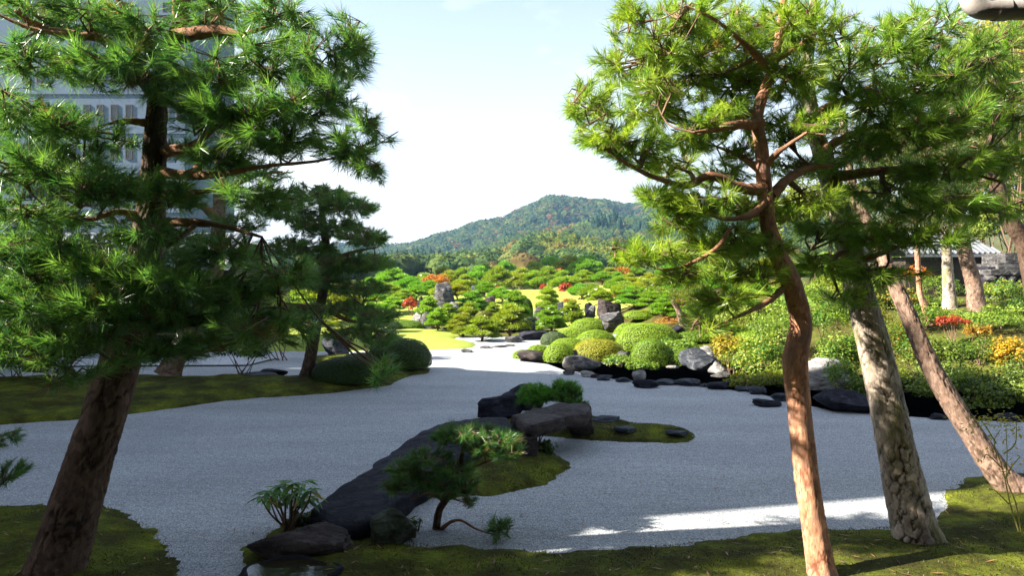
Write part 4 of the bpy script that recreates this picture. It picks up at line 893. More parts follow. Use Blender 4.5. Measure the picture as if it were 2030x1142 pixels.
for cx, top, w, d, lab in ((780, 541, 66, 42, 'broad domed pine at the outer end of the far left pine mass'), (812, 558, 56, 36, 'domed pine above the left red maple'), (770, 572, 60, 33, 'low domed pine between the thin trunked pine and the red maple'), (800, 588, 56, 29, 'near domed pine just left of the slender dark stone'),
        (852, 566, 44, 34, 'small domed pine under the big orange maple'), (890, 547, 44, 40, 'rounded pine directly behind the tall standing stone'), (921, 554, 40, 36, 'low domed pine between the standing stone and the dark hill stone'), (918, 540, 50, 46, 'far domed pine right of the big orange maple'), (950, 537, 52, 43, 'domed pine directly behind the dark hill stone'),
        (988, 538, 52, 41, 'umbrella shaped pine with a visible stem above the low orange shrub'), (1016, 548, 40, 46, 'small domed pine right of the umbrella shaped pine'), (1034, 541, 50, 43, 'domed pine on the crest behind the tallest layered pine'), (1058, 546, 46, 42, 'domed pine behind the crest of the lawn hill'), (1085, 538, 56, 45, 'domed pine behind the rounded lawn hill pine'),
        (1116, 546, 46, 41, 'domed pine behind the bright red hill maple'), (1092, 519, 64, 62, 'high far pine below the bamboo grove'), (1130, 516, 60, 60, 'high far pine beside the rusty maple'), (1166, 516, 72, 56, 'broad high pine under the right end of the bamboo'), (1060, 530, 56, 60, 'far pine at the left foot of the bamboo grove'),
        (1157, 545, 52, 38, 'domed pine right of the bright red hill maple'), (1192, 556, 58, 34, 'broad domed pine behind the upright fluted stone'), (1208, 540, 56, 42, 'domed pine below the right far orange maple'), (1172, 573, 44, 28, 'near domed pine at the right foot of the lawn hill'), (840, 551, 50, 48, 'far domed pine left of the big orange maple'),
        (735, 560, 60, 36, 'domed pine half hidden by the thin trunked pine'), (1000, 527, 46, 66, 'farthest small pine above the umbrella shaped pine'), (960, 534, 46, 60, 'farthest small pine above the dark hill stone'), (880, 538, 46, 58, 'farthest small pine above the big orange maple')):
    gpine(lab, cx, top - 10, w * 1.12, d, (1.0, 1.0, 1.0), k=1)
for cx, top, w, d, lab in ((872, 580, 40, 30, 'low infill pine behind the small pruned pine by the standing stone'), (908, 576, 44, 30.5, 'low infill pine right of the standing stone tip'), (962, 578, 44, 31, 'low infill pine below the dark hill stone'), (992, 582, 40, 29, 'low infill pine left of the tallest layered crown'), (1150, 582, 40, 29, 'low infill pine above the thin slanted stone'), (1185, 586, 46, 26, 'low infill pine above the upright fluted stone'),
        (778, 598, 60, 27, 'bushy pine at the back corner of the lawn'), (752, 615, 60, 25, 'bushy pine beside the low dark mound behind the lawn'), (826, 572, 44, 31, 'bushy pine above the slender dark stone'), (745, 585, 60, 30, 'bushy pine deeper behind the thin trunked pine'), (1225, 572, 50, 28, 'bushy pine above the brown orange shrub'),
        (1300, 590, 64, 19.8, 'bushy pine over the bare slope behind the widest dome'), (1256, 584, 54, 21.5, 'bushy pine crowding the massive dark block'), (1352, 583, 60, 20.5, 'bushy pine above the vermilion azalea'), (1395, 610, 60, 17.6, 'bushy pine over the flat dark green dome'), (1320, 606, 50, 18.6, 'bushy little pine above the rust orange azalea'), (1460, 612, 64, 17.6, 'bushy pine above the yellow turning shrub')):
    gpine(lab, cx, top - 4, w * 1.15, d, (1.05, 1.03, 0.95), k=1 if d > 23 else None)
for cx, top, w, d, lab in ((1248, 566, 62, 30, 'yellowish pine right behind the upright fluted stone'), (1285, 556, 70, 33, 'yellowish pine above the dome near the red azalea'), (1240, 590, 52, 24.5, 'yellowish pine pressed against the massive dark block'), (1312, 578, 66, 27, 'yellowish pine above the dark leaning trunk'), (1275, 590, 60, 22.5, 'yellowish pine just above the upper clipped dome'),
        (1345, 560, 74, 32, 'yellowish pine behind the vermilion azalea'), (1392, 575, 76, 26, 'yellowish pine behind the grey leaning trunk'), (1440, 556, 80, 31, 'yellowish pine behind the crimson brown maple'), (1480, 590, 70, 23.5, 'yellowish pine below the orange maple seen through branches'), (1420, 605, 66, 20.5, 'yellowish pine above the smooth bright dome by the yellow maple'),
        (1560, 560, 90, 27, 'pine mass directly behind the red pine trunk'), (1640, 560, 90, 24, 'pine mass between the red and the plated trunk'), (1500, 612, 80, 18.5, 'low pine above the second bright dome'), (1335, 600, 52, 21.5, 'small pine beside the vermilion azalea'), (1700, 575, 80, 20, 'pine behind the plated trunk at bank height'),
        (1225, 560, 60, 40, 'far pine under the right far orange maple'), (1260, 536, 70, 48, 'far pine right of the right far orange maple'), (1330, 530, 90, 44, 'far pine showing under the drooping red pine branch'), (1420, 520, 100, 46, 'far pine below the long left limb of the red pine'), (1520, 520, 110, 42, 'far pine just left of the red pine trunk'), (1640, 510, 110, 38, 'far pine between the two big right trunks'), (1760, 510, 110, 36, 'far pine between the leaning pine and the pavilion')):
    gpine(lab, cx, top - 8, w * 1.3, d, (1.15, 1.05, 0.9), k=1)
for cx, top, w, d, lab in ((690, 585, 90, 22, 'garden pine behind the shaded clipped mounds'), (640, 560, 90, 25, 'garden pine seen past the thin trunk'), (735, 600, 70, 21, 'garden pine at the left end of the lawn'), (590, 575, 80, 24, 'garden pine beside the end of the museum eave')):
    gpine(lab, cx, top, w, d, (1.1, 1.05, 0.9))
# leaning trunks of taller slope pines
for lab, pts, d in (('dark leaning pine trunk behind the rust orange azalea', [(1356, 634), (1345, 615), (1333, 597)], 17.5), ('grey leaning pine trunk high on the right slope', [(1382, 625), (1374, 603), (1366, 588)], 19.5)):
    p = np.array([P(a_, b_, d) for a_, b_ in pts]); p[0, 2] = min(p[0, 2], gz(p[0, 0], d) - 0.05); o = thing('slope_pine', lab, 'pine tree', p[0])
    mb = MB(); tube(mb, spline(p, 10), np.linspace(0.10, 0.06, 10), 9, bump=0.15); mb.build('trunk', M['bark_mid'], o, True)
    rng = np.random.default_rng(int(d * 10)); mb = MB(); iv, jf = ico(1)
    for j in range(7):
        c = p[-1] + np.array([rng.normal(0, .35), rng.normal(0, .3), rng.uniform(0, .35)]); q = nrm(rng.normal(size=(60, 3)) + np.array([0, 0, .4])); needles(mb, c + q * np.array([.28, .28, .10]), q + np.array([0, 0, .6]), 8, 0.09, 0.012, rng, (0.07, 0.12, .01), (.19, .22, .02))
    mb.build('crown', M['needle'], o)

# ------------------------------------------------------------------ large pines
def bark_tube(pts, rad, cell, depth, seed, seg=96, step=0.014, flare=0.0, small=0.0):
    pts = np.asarray(pts, float); Lt = np.linalg.norm(np.diff(pts, axis=0), axis=1).sum(); n = max(24, int(Lt / step))
    p = spline(pts, n); s = np.concatenate([[0], np.cumsum(np.linalg.norm(np.diff(p, axis=0), axis=1))])
    r = np.interp(np.linspace(0, len(pts) - 1, n), np.arange(len(pts)), rad)
    t, nn, b = frames(p); a = np.linspace(0, 2 * math.pi, seg, endpoint=False); rng = np.random.default_rng(seed)
    A, Z = np.meshgrid(a, s); rm = r.mean(); U = (A * rm).ravel(); Zr = Z.ravel(); per = 2 * math.pi * rm
    wob = fbm(np.stack([np.cos(A).ravel() * 2, np.sin(A).ravel() * 2, Zr * 9], 1), seed, 3)
    fine = fbm(np.stack([np.cos(A).ravel() * rm * 22, np.sin(A).ravel() * rm * 22, Zr * 16], 1), seed + 1, 4)
    def cells(cell):
        U2 = U + wob * cell[0] * 0.35 + fine * cell[0] * 0.42; Z2 = Zr + wob * cell[1] * 0.3 + fine * cell[1] * 0.18
        m = int(max(1, per / cell[0]) * max(1, Lt / cell[1])); su = rng.uniform(0, per, m); sz = rng.uniform(0, Lt, m)
        su = np.concatenate([su - per, su, su + per]); sz = np.tile(sz, 3); ids = np.tile(rng.uniform(0, 1, m), 3)
        e = np.empty(len(U)); idv = np.empty(len(U))
        o_ = np.argsort(sz); su, sz, ids = su[o_], sz[o_], ids[o_]
        for i in range(0, len(U), 6000):
            z_ = Z2[i:i + 6000]; lo, hi = np.searchsorted(sz, z_.min() - 4 * cell[1]), np.searchsorted(sz, z_.max() + 4 * cell[1]); lo = max(0, min(lo, len(sz) - 4)); hi = max(hi, lo + 4)
            d = np.hypot((U2[i:i + 6000, None] - su[None, lo:hi]) / cell[0], (z_[:, None] - sz[None, lo:hi]) / cell[1])
            k = np.argpartition(d, 1, axis=1)[:, :2]; dd = np.take_along_axis(d, k, 1); dd.sort(1); e[i:i + 6000] = dd[:, 1] - dd[:, 0]; idv[i:i + 6000] = ids[lo:hi][d.argmin(1)]
        return e, idv
    e, idv = cells(cell); gap = 0.10 + 0.09 * np.clip(wob + 0.4 * fine + 0.35, 0, 1.2)
    plate = S(np.clip(e / gap, 0, 1)) * 0.999
    open_ = np.clip(0.62 + 0.9 * wob, 0.12, 1.0); plate = 1 - (1 - plate) * open_
    if small:
        e2, id2 = cells((cell[0] * 0.45, cell[1] * 0.5)); plate = plate - 0.28 * (1 - S(np.clip(e2 / 0.14, 0, 1))) * small; idv = 0.6 * idv + 0.4 * id2
    plate = np.clip(plate, 0, 1)
    rough = fbm(np.stack([np.cos(A).ravel() * rm * 60, np.sin(A).ravel() * rm * 60, Zr * 34], 1), seed + 2, 3)
    lump = fbm(np.stack([np.cos(A).ravel() * 1.2, np.sin(A).ravel() * 1.2, Zr * 3], 1), seed + 5, 3) * 0.05
    R = np.repeat(r, seg) * (1 + lump) + depth * (plate - 0.75) + depth * 0.28 * rough + depth * 0.3 * (idv - .5)
    if flare: R = R * (1 + flare * np.exp(-np.repeat(s, seg) / 0.16) * (1 + 0.5 * np.sin(A.ravel() * 5 + seed)))
    o = np.cos(A).ravel()[:, None] * np.repeat(nn, seg, 0) + np.sin(A).ravel()[:, None] * np.repeat(b, seg, 0)
    v = np.repeat(p, seg, 0) + o * R[:, None]; i = np.arange(n - 1)[:, None] * seg; j = np.arange(seg)[None]; j2 = (j + 1) % seg
    f = np.stack([i + j, i + j2, i + seg + j2, i + seg + j], -1).reshape(-1, 4); g = np.clip(plate * (0.72 + 0.4 * idv), 0, 1)
    mb = MB(); mb.add(v, f, np.stack([g, idv, g], 1)); return mb, p, r
def big_pine(label, trunk, limbs, pads, bark, L_=0.115, w=0.0038, per=64, cell=(0.04, 0.08), depth=0.010, seed=1, c0=(0.030, 0.085, 0.018), c1=(0.085, 0.150, 0.022), seg=96, step=0.014, name='pine_tree', twig=1.0, flare=0.25, spread=0.42, limbmat='limb', base=None, nsc=1.0, th=(0.18, 0.88), slim=0.86):
    rng = np.random.default_rng(seed); tp = np.array([P(a, b, d) for a, b, d, _ in trunk]); tr = np.array([w_ / 2 / F * d for _, _, d, w_ in trunk]) * slim
    if base is not None: tp[0, 2] = base
    o = thing(name, label, 'pine tree', (tp[0, 0], tp[0, 1], gz(tp[0, 0], tp[0, 1])))
    mb, sp, sr = bark_tube(tp, tr, cell, depth, seed, seg, step, flare, 1.0 if seg > 80 else 0.0); mb.build('trunk', M[bark], o, True)
    k0 = int(len(sp) * 0.45); sk = [sp[k0:]]; skr = [sr[k0:]]
    for lb in limbs:
        q = spline(np.array([P(a, b, d) for a, b, d, _ in lb]), 26); r = np.interp(np.linspace(0, len(lb) - 1, 26), np.arange(len(lb)), [w_ / 2 / F * d for _, _, d, w_ in lb]) * np.linspace(1.0, 0.45, 26)
        mb = MB(); tube(mb, q, r, 12, bump=0.22, seed=seed + len(sk)); mb.build('branch', M[limbmat], o, True); sk.append(q[3:]); skr.append(r[3:])
    SK = np.concatenate(sk); SR = np.concatenate(skr)
    for (px, py, rx, ry, d, n) in pads:
        n = int(n * nsc * 1.55); C = P(px, py, d); A = np.array([rx / F * d, spread, ry / F * d]); dist = np.linalg.norm((SK - C) * np.array([1, 1, 1.15]), axis=1) + 0.25 * np.maximum(SK[:, 2] - C[2], 0)
        i = int(dist.argmin()); S0 = SK[i]; r0 = min(SR[i] * 0.75, 0.022 * twig + 0.006 * dist[i])
        mb = MB(); mid = (S0 + C) / 2 + np.array([rng.normal(0, .04), rng.normal(0, .04), -0.10 * dist[i] + rng.normal(0, .03)]); cur = spline([S0, mid, C], 9)
        tube(mb, cur, np.linspace(r0, max(0.004 * twig, r0 * 0.35), 9), 6, bump=0.25, seed=seed + i)
        ns = max(4, n // 6); q = nrm(rng.normal(size=(ns, 3))) * rng.uniform(0.25, 0.85, (ns, 1)); nodes = C + q * A
        st = cur[rng.integers(4, 9, ns)]; md = (st + nodes) / 2 + rng.normal(0, 0.03, (ns, 3)); sticks(mb, st, md, 0.0075 * twig, 0.0055 * twig, k=4); sticks(mb, md, nodes, 0.0055 * twig, 0.004 * twig, k=4)
        q = nrm(rng.normal(size=(n, 3))) * rng.uniform(0.15, 1, (n, 1)) ** 0.45; tips = C + q * A; k = np.linalg.norm(tips[:, None] - nodes[None], axis=2).argmin(1)
        bd = tips - nodes[k]; ok = np.linalg.norm(bd, axis=1) > 0.03; tips = tips[ok]; k = k[ok]; bd = bd[ok]; sticks(mb, nodes[k], tips, 0.0034 * twig, 0.0022 * twig)
        br = mb.build('branch', M['twig'], o, True)
        dirs = nrm(nrm(bd) + 0.55 * nrm(tips - C) + np.array([0, 0, 0.45]) + rng.normal(0, .25, tips.shape)); mb = MB()
        needles(mb, tips, dirs, per, L_, w, rng, c0, c1, 1.0 * L_, th); kind(mb.build('needles', M['needle'], br), 'stuff')
    return o

# red pine
red = big_pine('slender orange barked pine with a kinked trunk on the near moss', [(1640, 1178, 4.02, 70), (1630, 1142, 4.06, 64), (1616, 1060, 4.1, 60), (1597, 930, 4.15, 57), (1583, 800, 4.2, 55), (1576, 715, 4.2, 60), (1588, 640, 4.2, 51), (1570, 565, 4.2, 49), (1545, 510, 4.2, 45), (1524, 450, 4.2, 38), (1516, 380, 4.2, 36), (1510, 300, 4.2, 33), (1502, 225, 4.2, 29), (1530, 140, 4.2, 24), (1548, 50, 4.2, 20), (1560, -60, 4.2, 14)],
    [[(1516, 376, 4.2, 26), (1465, 372, 4.15, 24), (1410, 348, 4.1, 22), (1360, 368, 4.1, 20), (1300, 352, 4.05, 17), (1232, 318, 4.0, 12), (1180, 270, 4.0, 8)],
     [(1508, 245, 4.2, 24), (1455, 248, 4.1, 22), (1410, 258, 4.05, 18), (1375, 262, 4.0, 12)],
     [(1518, 395, 4.2, 20), (1490, 425, 4.1, 18), (1440, 434, 4.05, 14), (1390, 420, 4.0, 9)],
     [(1530, 388, 4.2, 26), (1562, 355, 4.25, 24), (1600, 335, 4.3, 22), (1650, 328, 4.3, 16)],
     [(1516, 330, 4.2, 16), (1545, 300, 4.1, 15), (1600, 262, 4.0, 11)],
     [(1514, 345, 4.2, 16), (1470, 310, 4.4, 14), (1420, 290, 4.6, 10)],
     [(1447, 454, 3.95, 7), (1420, 492, 3.95, 11), (1370, 522, 3.95, 12), (1320, 535, 3.95, 9), (1270, 520, 3.95, 6)],
     [(1556, 568, 4.2, 15), (1520, 600, 4.1, 13), (1475, 622, 4.0, 11), (1430, 642, 4.0, 8), (1395, 652, 4.0, 5)],
     [(1530, 140, 4.2, 18), (1480, 90, 4.1, 14), (1420, 40, 4.0, 10), (1360, 10, 4.0, 7)],
     [(1535, 120, 4.2, 16), (1600, 80, 4.2, 13), (1650, 30, 4.2, 9)]],
    [(1165, 205, 62, 45, 4.0, 34), (1200, 270, 70, 36, 4.0, 32), (1250, 130, 80, 50, 4.45, 44), (1245, 40, 40, 45, 4.2, 22), (1290, 215, 85, 50, 4.5, 46), (1330, 60, 95, 60, 4.6, 56), (1370, 150, 90, 55, 4.6, 52), (1270, 300, 80, 36, 4.1, 36), (1370, 270, 80, 40, 4.7, 38), (1440, 60, 90, 60, 4.65, 54), (1450, 170, 80, 50, 4.65, 44), (1540, 60, 90, 60, 4.3, 52), (1560, 160, 80, 45, 4.3, 44), (1470, 300, 60, 26, 4.5, 20), (1390, 400, 80, 30, 4.0, 34), (1310, 390, 60, 28, 4.1, 24), (1470, 410, 60, 26, 4.4, 24), (1300, 500, 70, 26, 3.95, 26), (1245, 500, 40, 26, 3.95, 14), (1370, 545, 70, 24, 4.0, 24), (1430, 590, 70, 26, 4.0, 26), (1395, 640, 44, 22, 4.0, 14), (1600, 400, 60, 30, 4.3, 24), (1500, 490, 70, 26, 4.3, 26), (1620, 60, 80, 60, 4.2, 46), (1450, 240, 80, 40, 4.8, 30), (1560, 250, 70, 40, 4.5, 30), (1420, 350, 80, 36, 4.8, 26), (1340, 440, 70, 30, 4.2, 26), (1440, 470, 80, 34, 4.3, 32), (1540, 420, 60, 34, 4.5, 24), (1380, 500, 80, 30, 4.2, 28), (1480, 540, 80, 30, 4.3, 28), (1560, 330, 60, 30, 4.6, 22), (1330, 330, 60, 30, 4.4, 20), (1385, 245, 55, 28, 4.15, 22), (1440, 225, 50, 24, 4.35, 16), (1600, 250, 50, 26, 4.2, 18), (1320, 110, 60, 36, 4.25, 24), (1400, 100, 60, 40, 4.3, 26), (1480, 120, 50, 36, 4.35, 20), (1365, 20, 70, 36, 4.2, 26), (1290, 170, 60, 36, 4.2, 24)],
    'bark_red', seed=3, cell=(0.045, 0.075), depth=0.0035, c0=(0.14, 0.27, 0.030), c1=(0.36, 0.47, 0.06), seg=112, w=0.0038, slim=0.80, L_=0.092, nsc=1.35, spread=0.36)
plated = big_pine('thick leaning pine with deeply plated grey bark', [(1826, 1092, 4.66, 116), (1812, 1045, 4.68, 104), (1788, 940, 4.75, 96), (1762, 820, 4.8, 88), (1735, 700, 4.85, 80), (1702, 570, 4.9, 68), (1672, 445, 4.95, 58), (1650, 370, 5.0, 52), (1630, 305, 5.0, 44), (1612, 240, 5.0, 38), (1600, 150, 5.0, 30), (1610, 40, 5.0, 22), (1620, -60, 5.0, 15)],
    [[(1640, 350, 5.0, 26), (1700, 345, 4.9, 24), (1780, 335, 4.8, 20), (1880, 335, 4.7, 17), (1985, 360, 4.6, 12)],
     [(1625, 300, 5.0, 22), (1690, 265, 4.8, 18), (1760, 240, 4.7, 12), (1830, 180, 4.6, 8)],
     [(1615, 250, 5.0, 30), (1640, 215, 4.8, 28), (1690, 190, 4.7, 20), (1740, 160, 4.6, 10)],
     [(1690, 520, 4.9, 20), (1740, 505, 4.8, 15), (1800, 480, 4.6, 10), (1860, 440, 4.5, 7)],
     [(1680, 500, 4.9, 16), (1630, 515, 4.7, 12), (1590, 500, 4.6, 8)]],
    [(1660, 150, 80, 55, 4.7, 48), (1740, 90, 90, 60, 4.6, 54), (1720, 210, 90, 50, 4.6, 50), (1830, 60, 90, 60, 4.7, 52), (1830, 160, 90, 55, 4.6, 54), (1800, 260, 100, 45, 4.5, 54), (1900, 240, 90, 50, 4.5, 50), (1920, 130, 90, 70, 4.8, 50), (1990, 210, 70, 70, 4.7, 40), (1700, 300, 80, 34, 4.7, 36), (1880, 330, 100, 36, 4.5, 46), (1980, 320, 70, 40, 4.6, 34), (1760, 380, 90, 36, 4.6, 40), (1860, 410, 90, 34, 4.5, 38), (1740, 470, 90, 36, 4.6, 42), (1830, 470, 80, 32, 4.5, 36), (1640, 450, 70, 34, 4.6, 32), (1620, 520, 70, 28, 4.6, 28), (1740, 545, 80, 26, 4.6, 30), (1670, 590, 60, 20, 4.7, 16), (1950, 420, 70, 30, 4.6, 26), (1620, 330, 50, 26, 4.8, 16), (2010, 90, 60, 60, 5.2, 24)],
    'bark_grey', seed=5, cell=(0.05, 0.12), depth=0.0095, seg=150, step=0.0105, c0=(0.10, 0.23, 0.028), c1=(0.29, 0.42, 0.055), flare=0.12, w=0.0040, slim=0.76, L_=0.10, nsc=1.25)
lean = big_pine('bent pine leaning over the gravel from the right moss bank', [(2105, 1010, 5.6, 84), (2040, 985, 5.65, 76), (1985, 945, 5.7, 66), (1920, 850, 5.8, 56), (1855, 745, 5.9, 48), (1805, 635, 6.0, 42), (1768, 550, 6.1, 36), (1735, 470, 6.2, 32), (1700, 400, 6.3, 28), (1680, 320, 6.4, 22), (1670, 220, 6.4, 15)],
    [[(1735, 470, 6.2, 18), (1790, 420, 6.2, 14), (1850, 390, 6.2, 9)]],
    [(1690, 380, 80, 36, 6.3, 36), (1780, 400, 80, 36, 6.2, 36), (1860, 370, 70, 36, 6.2, 30), (1650, 260, 80, 44, 6.4, 36), (1740, 300, 80, 40, 6.3, 36), (1850, 300, 80, 40, 6.3, 30)],
    'bark_mid', seed=7, cell=(0.045, 0.07), depth=0.008, slim=0.74, c0=(0.030, 0.08, 0.012), c1=(0.09, 0.15, 0.018), per=52)
# big dark pine, left
left = big_pine('massive dark pine leaning up from the left moss bank', [(95, 1172, 4.06, 166), (112, 1120, 4.1, 152), (150, 1000, 4.15, 136), (198, 850, 4.2, 118), (243, 700, 4.25, 106), (276, 570, 4.28, 96), (296, 450, 4.3, 82), (305, 340, 4.3, 66), (310, 240, 4.3, 55), (318, 150, 4.3, 46), (350, 60, 4.3, 36), (375, -40, 4.3, 28)],
    [[(322, 140, 4.3, 34), (300, 90, 4.2, 32), (260, 30, 4.15, 26), (220, -20, 4.1, 20)],
     [(310, 190, 4.3, 30), (250, 120, 4.15, 28), (200, 75, 4.05, 26), (150, 70, 4.0, 20), (60, 55, 3.95, 15), (-40, 10, 3.9, 10)],
     [(150, 70, 4.0, 20), (90, 55, 4.0, 18), (30, 20, 3.9, 14)],
     [(350, 70, 4.3, 30), (390, 65, 4.2, 30), (440, 60, 4.15, 26), (480, 66, 4.1, 20), (540, 50, 4.1, 12)],
     [(360, 40, 4.3, 28), (350, 10, 4.2, 26), (345, -30, 4.2, 20)],
     [(318, 300, 4.3, 26), (380, 290, 4.2, 20), (430, 250, 4.15, 16), (500, 220, 4.1, 10), (600, 190, 4.05, 7)],
     [(310, 340, 4.3, 26), (380, 345, 4.2, 24), (410, 310, 4.15, 22), (470, 270, 4.1, 12)],
     [(380, 348, 4.2, 18), (440, 345, 4.1, 15), (520, 330, 4.05, 11), (620, 320, 4.0, 9), (720, 300, 4.0, 6), (790, 260, 4.0, 4)],
     [(308, 390, 4.3, 22), (370, 385, 4.2, 18), (430, 375, 4.1, 15), (485, 372, 4.05, 12)],
     [(300, 445, 4.3, 24), (370, 440, 4.25, 22), (440, 448, 4.2, 18), (520, 470, 4.1, 12)],
     [(285, 430, 4.3, 20), (230, 420, 4.15, 16), (180, 435, 4.0, 14), (110, 425, 3.9, 9)],
     [(310, 245, 4.3, 20), (250, 240, 4.2, 16), (215, 245, 4.1, 12)],
     [(285, 520, 4.28, 16), (200, 560, 4.0, 12), (120, 590, 3.8, 8)],
     [(262, 640, 4.25, 14), (180, 690, 3.95, 8), (140, 720, 3.85, 5)]],
    [(70, 20, 80, 40, 4.0, 36), (180, 25, 80, 40, 4.05, 34), (60, 120, 80, 45, 3.95, 38), (200, 130, 80, 45, 4.0, 38), (290, 60, 70, 50, 4.1, 36), (300, 150, 80, 45, 4.0, 42), (420, 140, 85, 45, 4.0, 46), (430, 30, 80, 40, 4.3, 36), (540, 120, 90, 55, 4.05, 54), (560, 30, 80, 40, 4.1, 40), (650, 110, 80, 55, 4.05, 42), (700, 80, 42, 50, 4.05, 20), (480, 220, 90, 45, 4.0, 48), (590, 210, 90, 45, 4.0, 48), (660, 190, 60, 40, 4.0, 26), (560, 280, 90, 35, 4.0, 42), (680, 290, 70, 34, 4.0, 28), (740, 250, 40, 34, 4.0, 12), (730, 335, 36, 22, 4.0, 12), (400, 230, 70, 40, 4.2, 32), (60, 230, 90, 50, 3.8, 42), (170, 260, 80, 45, 3.9, 36), (50, 330, 80, 45, 3.75, 40), (150, 340, 90, 45, 3.8, 46), (230, 370, 70, 40, 3.85, 34), (60, 420, 80, 36, 3.75, 34), (330, 380, 60, 40, 4.0, 26), (450, 320, 70, 30, 4.2, 28), (520, 390, 90, 36, 4.1, 36), (120, 500, 90, 40, 3.75, 40), (40, 560, 80, 40, 3.7, 36), (230, 530, 90, 40, 3.8, 40), (330, 540, 70, 36, 3.85, 32), (140, 600, 90, 36, 3.7, 36), (60, 660, 80, 30, 3.65, 28), (260, 620, 80, 36, 3.8, 34), (370, 620, 80, 36, 3.95, 34), (450, 500, 80, 36, 4.1, 32), (470, 580, 90, 36, 4.1, 34), (430, 680, 90, 26, 4.0, 20), (180, 660, 60, 26, 3.7, 18), (150, 745, 44, 20, 3.8, 9), (560, 540, 80, 34, 4.1, 30), (560, 650, 90, 34, 4.1, 28), (755, 730, 26, 28, 4.1, 8), (90, 700, 90, 26, 3.65, 26), (20, 590, 60, 40, 3.6, 26), (250, 590, 80, 34, 3.75, 30), (330, 690, 80, 26, 3.85, 24), (200, 610, 70, 34, 3.7, 26), (500, 640, 80, 30, 4.0, 26), (400, 570, 80, 30, 3.95, 26), (300, 460, 70, 36, 3.85, 26), (20, 500, 60, 40, 3.65, 26)],
    'bark_dark', seed=9, cell=(0.05, 0.13), depth=0.012, seg=120, step=0.014, L_=0.115, w=0.0040, nsc=1.15, c0=(0.055, 0.16, 0.05), c1=(0.18, 0.33, 0.08), flare=0.06, limbmat='limb', slim=0.68)
# pines on the shaded left bank
big_pine('reddish pine on the shaded left bank before the museum eave', [(333, 742, 11.6, 48), (352, 700, 11.6, 42), (378, 650, 11.6, 38), (408, 590, 11.6, 36), (430, 520, 11.6, 34), (434, 420, 11.6, 30), (440, 330, 11.6, 24), (450, 240, 11.6, 16)],
    [[(434, 430, 11.6, 20), (380, 400, 11.3, 14), (320, 390, 11.0, 10)], [(436, 380, 11.6, 18), (500, 350, 11.4, 14), (560, 340, 11.2, 8)], [(430, 540, 11.6, 22), (400, 560, 11.4, 20), (470, 590, 11.0, 10)]],
    [(330, 380, 60, 24, 11.2, 40), (440, 250, 70, 30, 11.5, 46), (520, 340, 60, 24, 11.3, 40), (380, 300, 60, 26, 11.4, 40), (470, 440, 60, 22, 11.3, 36), (360, 470, 60, 22, 11.2, 36), (470, 600, 60, 22, 11.0, 32), (250, 440, 60, 24, 11.0, 30)],
    'bark_mid', seed=13, nsc=1.5, cell=(0.06, 0.09), depth=0.012, seg=48, step=0.03, L_=0.15, w=0.008, per=46, spread=0.9, twig=1.6, c0=(0.04, 0.12, 0.03), c1=(0.12, 0.22, 0.045))
big_pine('thin trunked pine beside the dark clipped mounds', [(606, 757, 11.6, 30), (614, 715, 11.6, 27), (626, 650, 11.6, 24), (640, 580, 11.6, 21), (648, 510, 11.6, 19), (640, 440, 11.6, 15), (636, 390, 11.6, 10)],
    [[(630, 620, 11.6, 16), (600, 608, 11.5, 14), (560, 600, 11.4, 8)], [(640, 610, 11.6, 14), (690, 635, 11.3, 10), (740, 640, 11.1, 6)], [(648, 520, 11.6, 14), (700, 500, 11.4, 10), (750, 490, 11.2, 6)], [(640, 450, 11.6, 12), (600, 440, 11.4, 8), (560, 430, 11.2, 6)]],
    [(630, 385, 80, 24, 11.6, 60), (690, 410, 70, 24, 11.4, 56), (570, 420, 70, 24, 11.3, 50), (650, 450, 80, 24, 11.4, 60), (720, 470, 55, 20, 11.2, 44), (590, 490, 80, 24, 11.3, 56), (690, 520, 80, 24, 11.3, 60), (745, 520, 36, 16, 11.2, 26), (620, 555, 80, 22, 11.2, 50), (720, 570, 60, 20, 11.2, 40), (680, 610, 70, 20, 11.2, 40), (750, 625, 44, 20, 11.0, 32), (560, 620, 70, 20, 11.2, 36), (700, 660, 60, 18, 11.0, 30), (760, 670, 36, 16, 11.0, 18)],
    'bark_dark', seed=15, nsc=1.9, cell=(0.06, 0.09), depth=0.010, seg=40, step=0.035, L_=0.15, w=0.008, per=46, spread=0.9, twig=1.6, c0=(0.05, 0.14, 0.035), c1=(0.14, 0.25, 0.05))
big_pine('broad dark pine filling the gap before the tower block', [(70, 735, 11.4, 44), (80, 640, 11.4, 38), (100, 540, 11.4, 34), (110, 430, 11.4, 30), (105, 320, 11.4, 24), (110, 220, 11.4, 14)],
    [[(100, 520, 11.4, 18), (160, 500, 11.2, 14), (230, 500, 11.0, 8)], [(105, 430, 11.4, 18), (50, 410, 11.2, 14), (-10, 400, 11.0, 8)]],
    [(100, 230, 70, 26, 11.4, 40), (60, 300, 80, 26, 11.3, 46), (150, 320, 80, 26, 11.3, 46), (50, 380, 90, 28, 11.2, 50), (180, 400, 90, 28, 11.2, 50), (100, 450, 90, 28, 11.2, 50), (220, 480, 80, 26, 11.1, 44), (20, 480, 80, 28, 11.1, 44), (120, 540, 100, 28, 11.1, 50), (260, 560, 70, 26, 11.0, 36), (30, 580, 80, 26, 11.0, 40), (180, 620, 90, 26, 11.0, 40), (330, 500, 60, 24, 11.2, 30)],
    'bark_dark', seed=17, cell=(0.06, 0.09), depth=0.012, seg=48, step=0.03, L_=0.15, w=0.008, per=46, spread=0.9, twig=1.6, c0=(0.03, 0.10, 0.035), c1=(0.09, 0.19, 0.05))
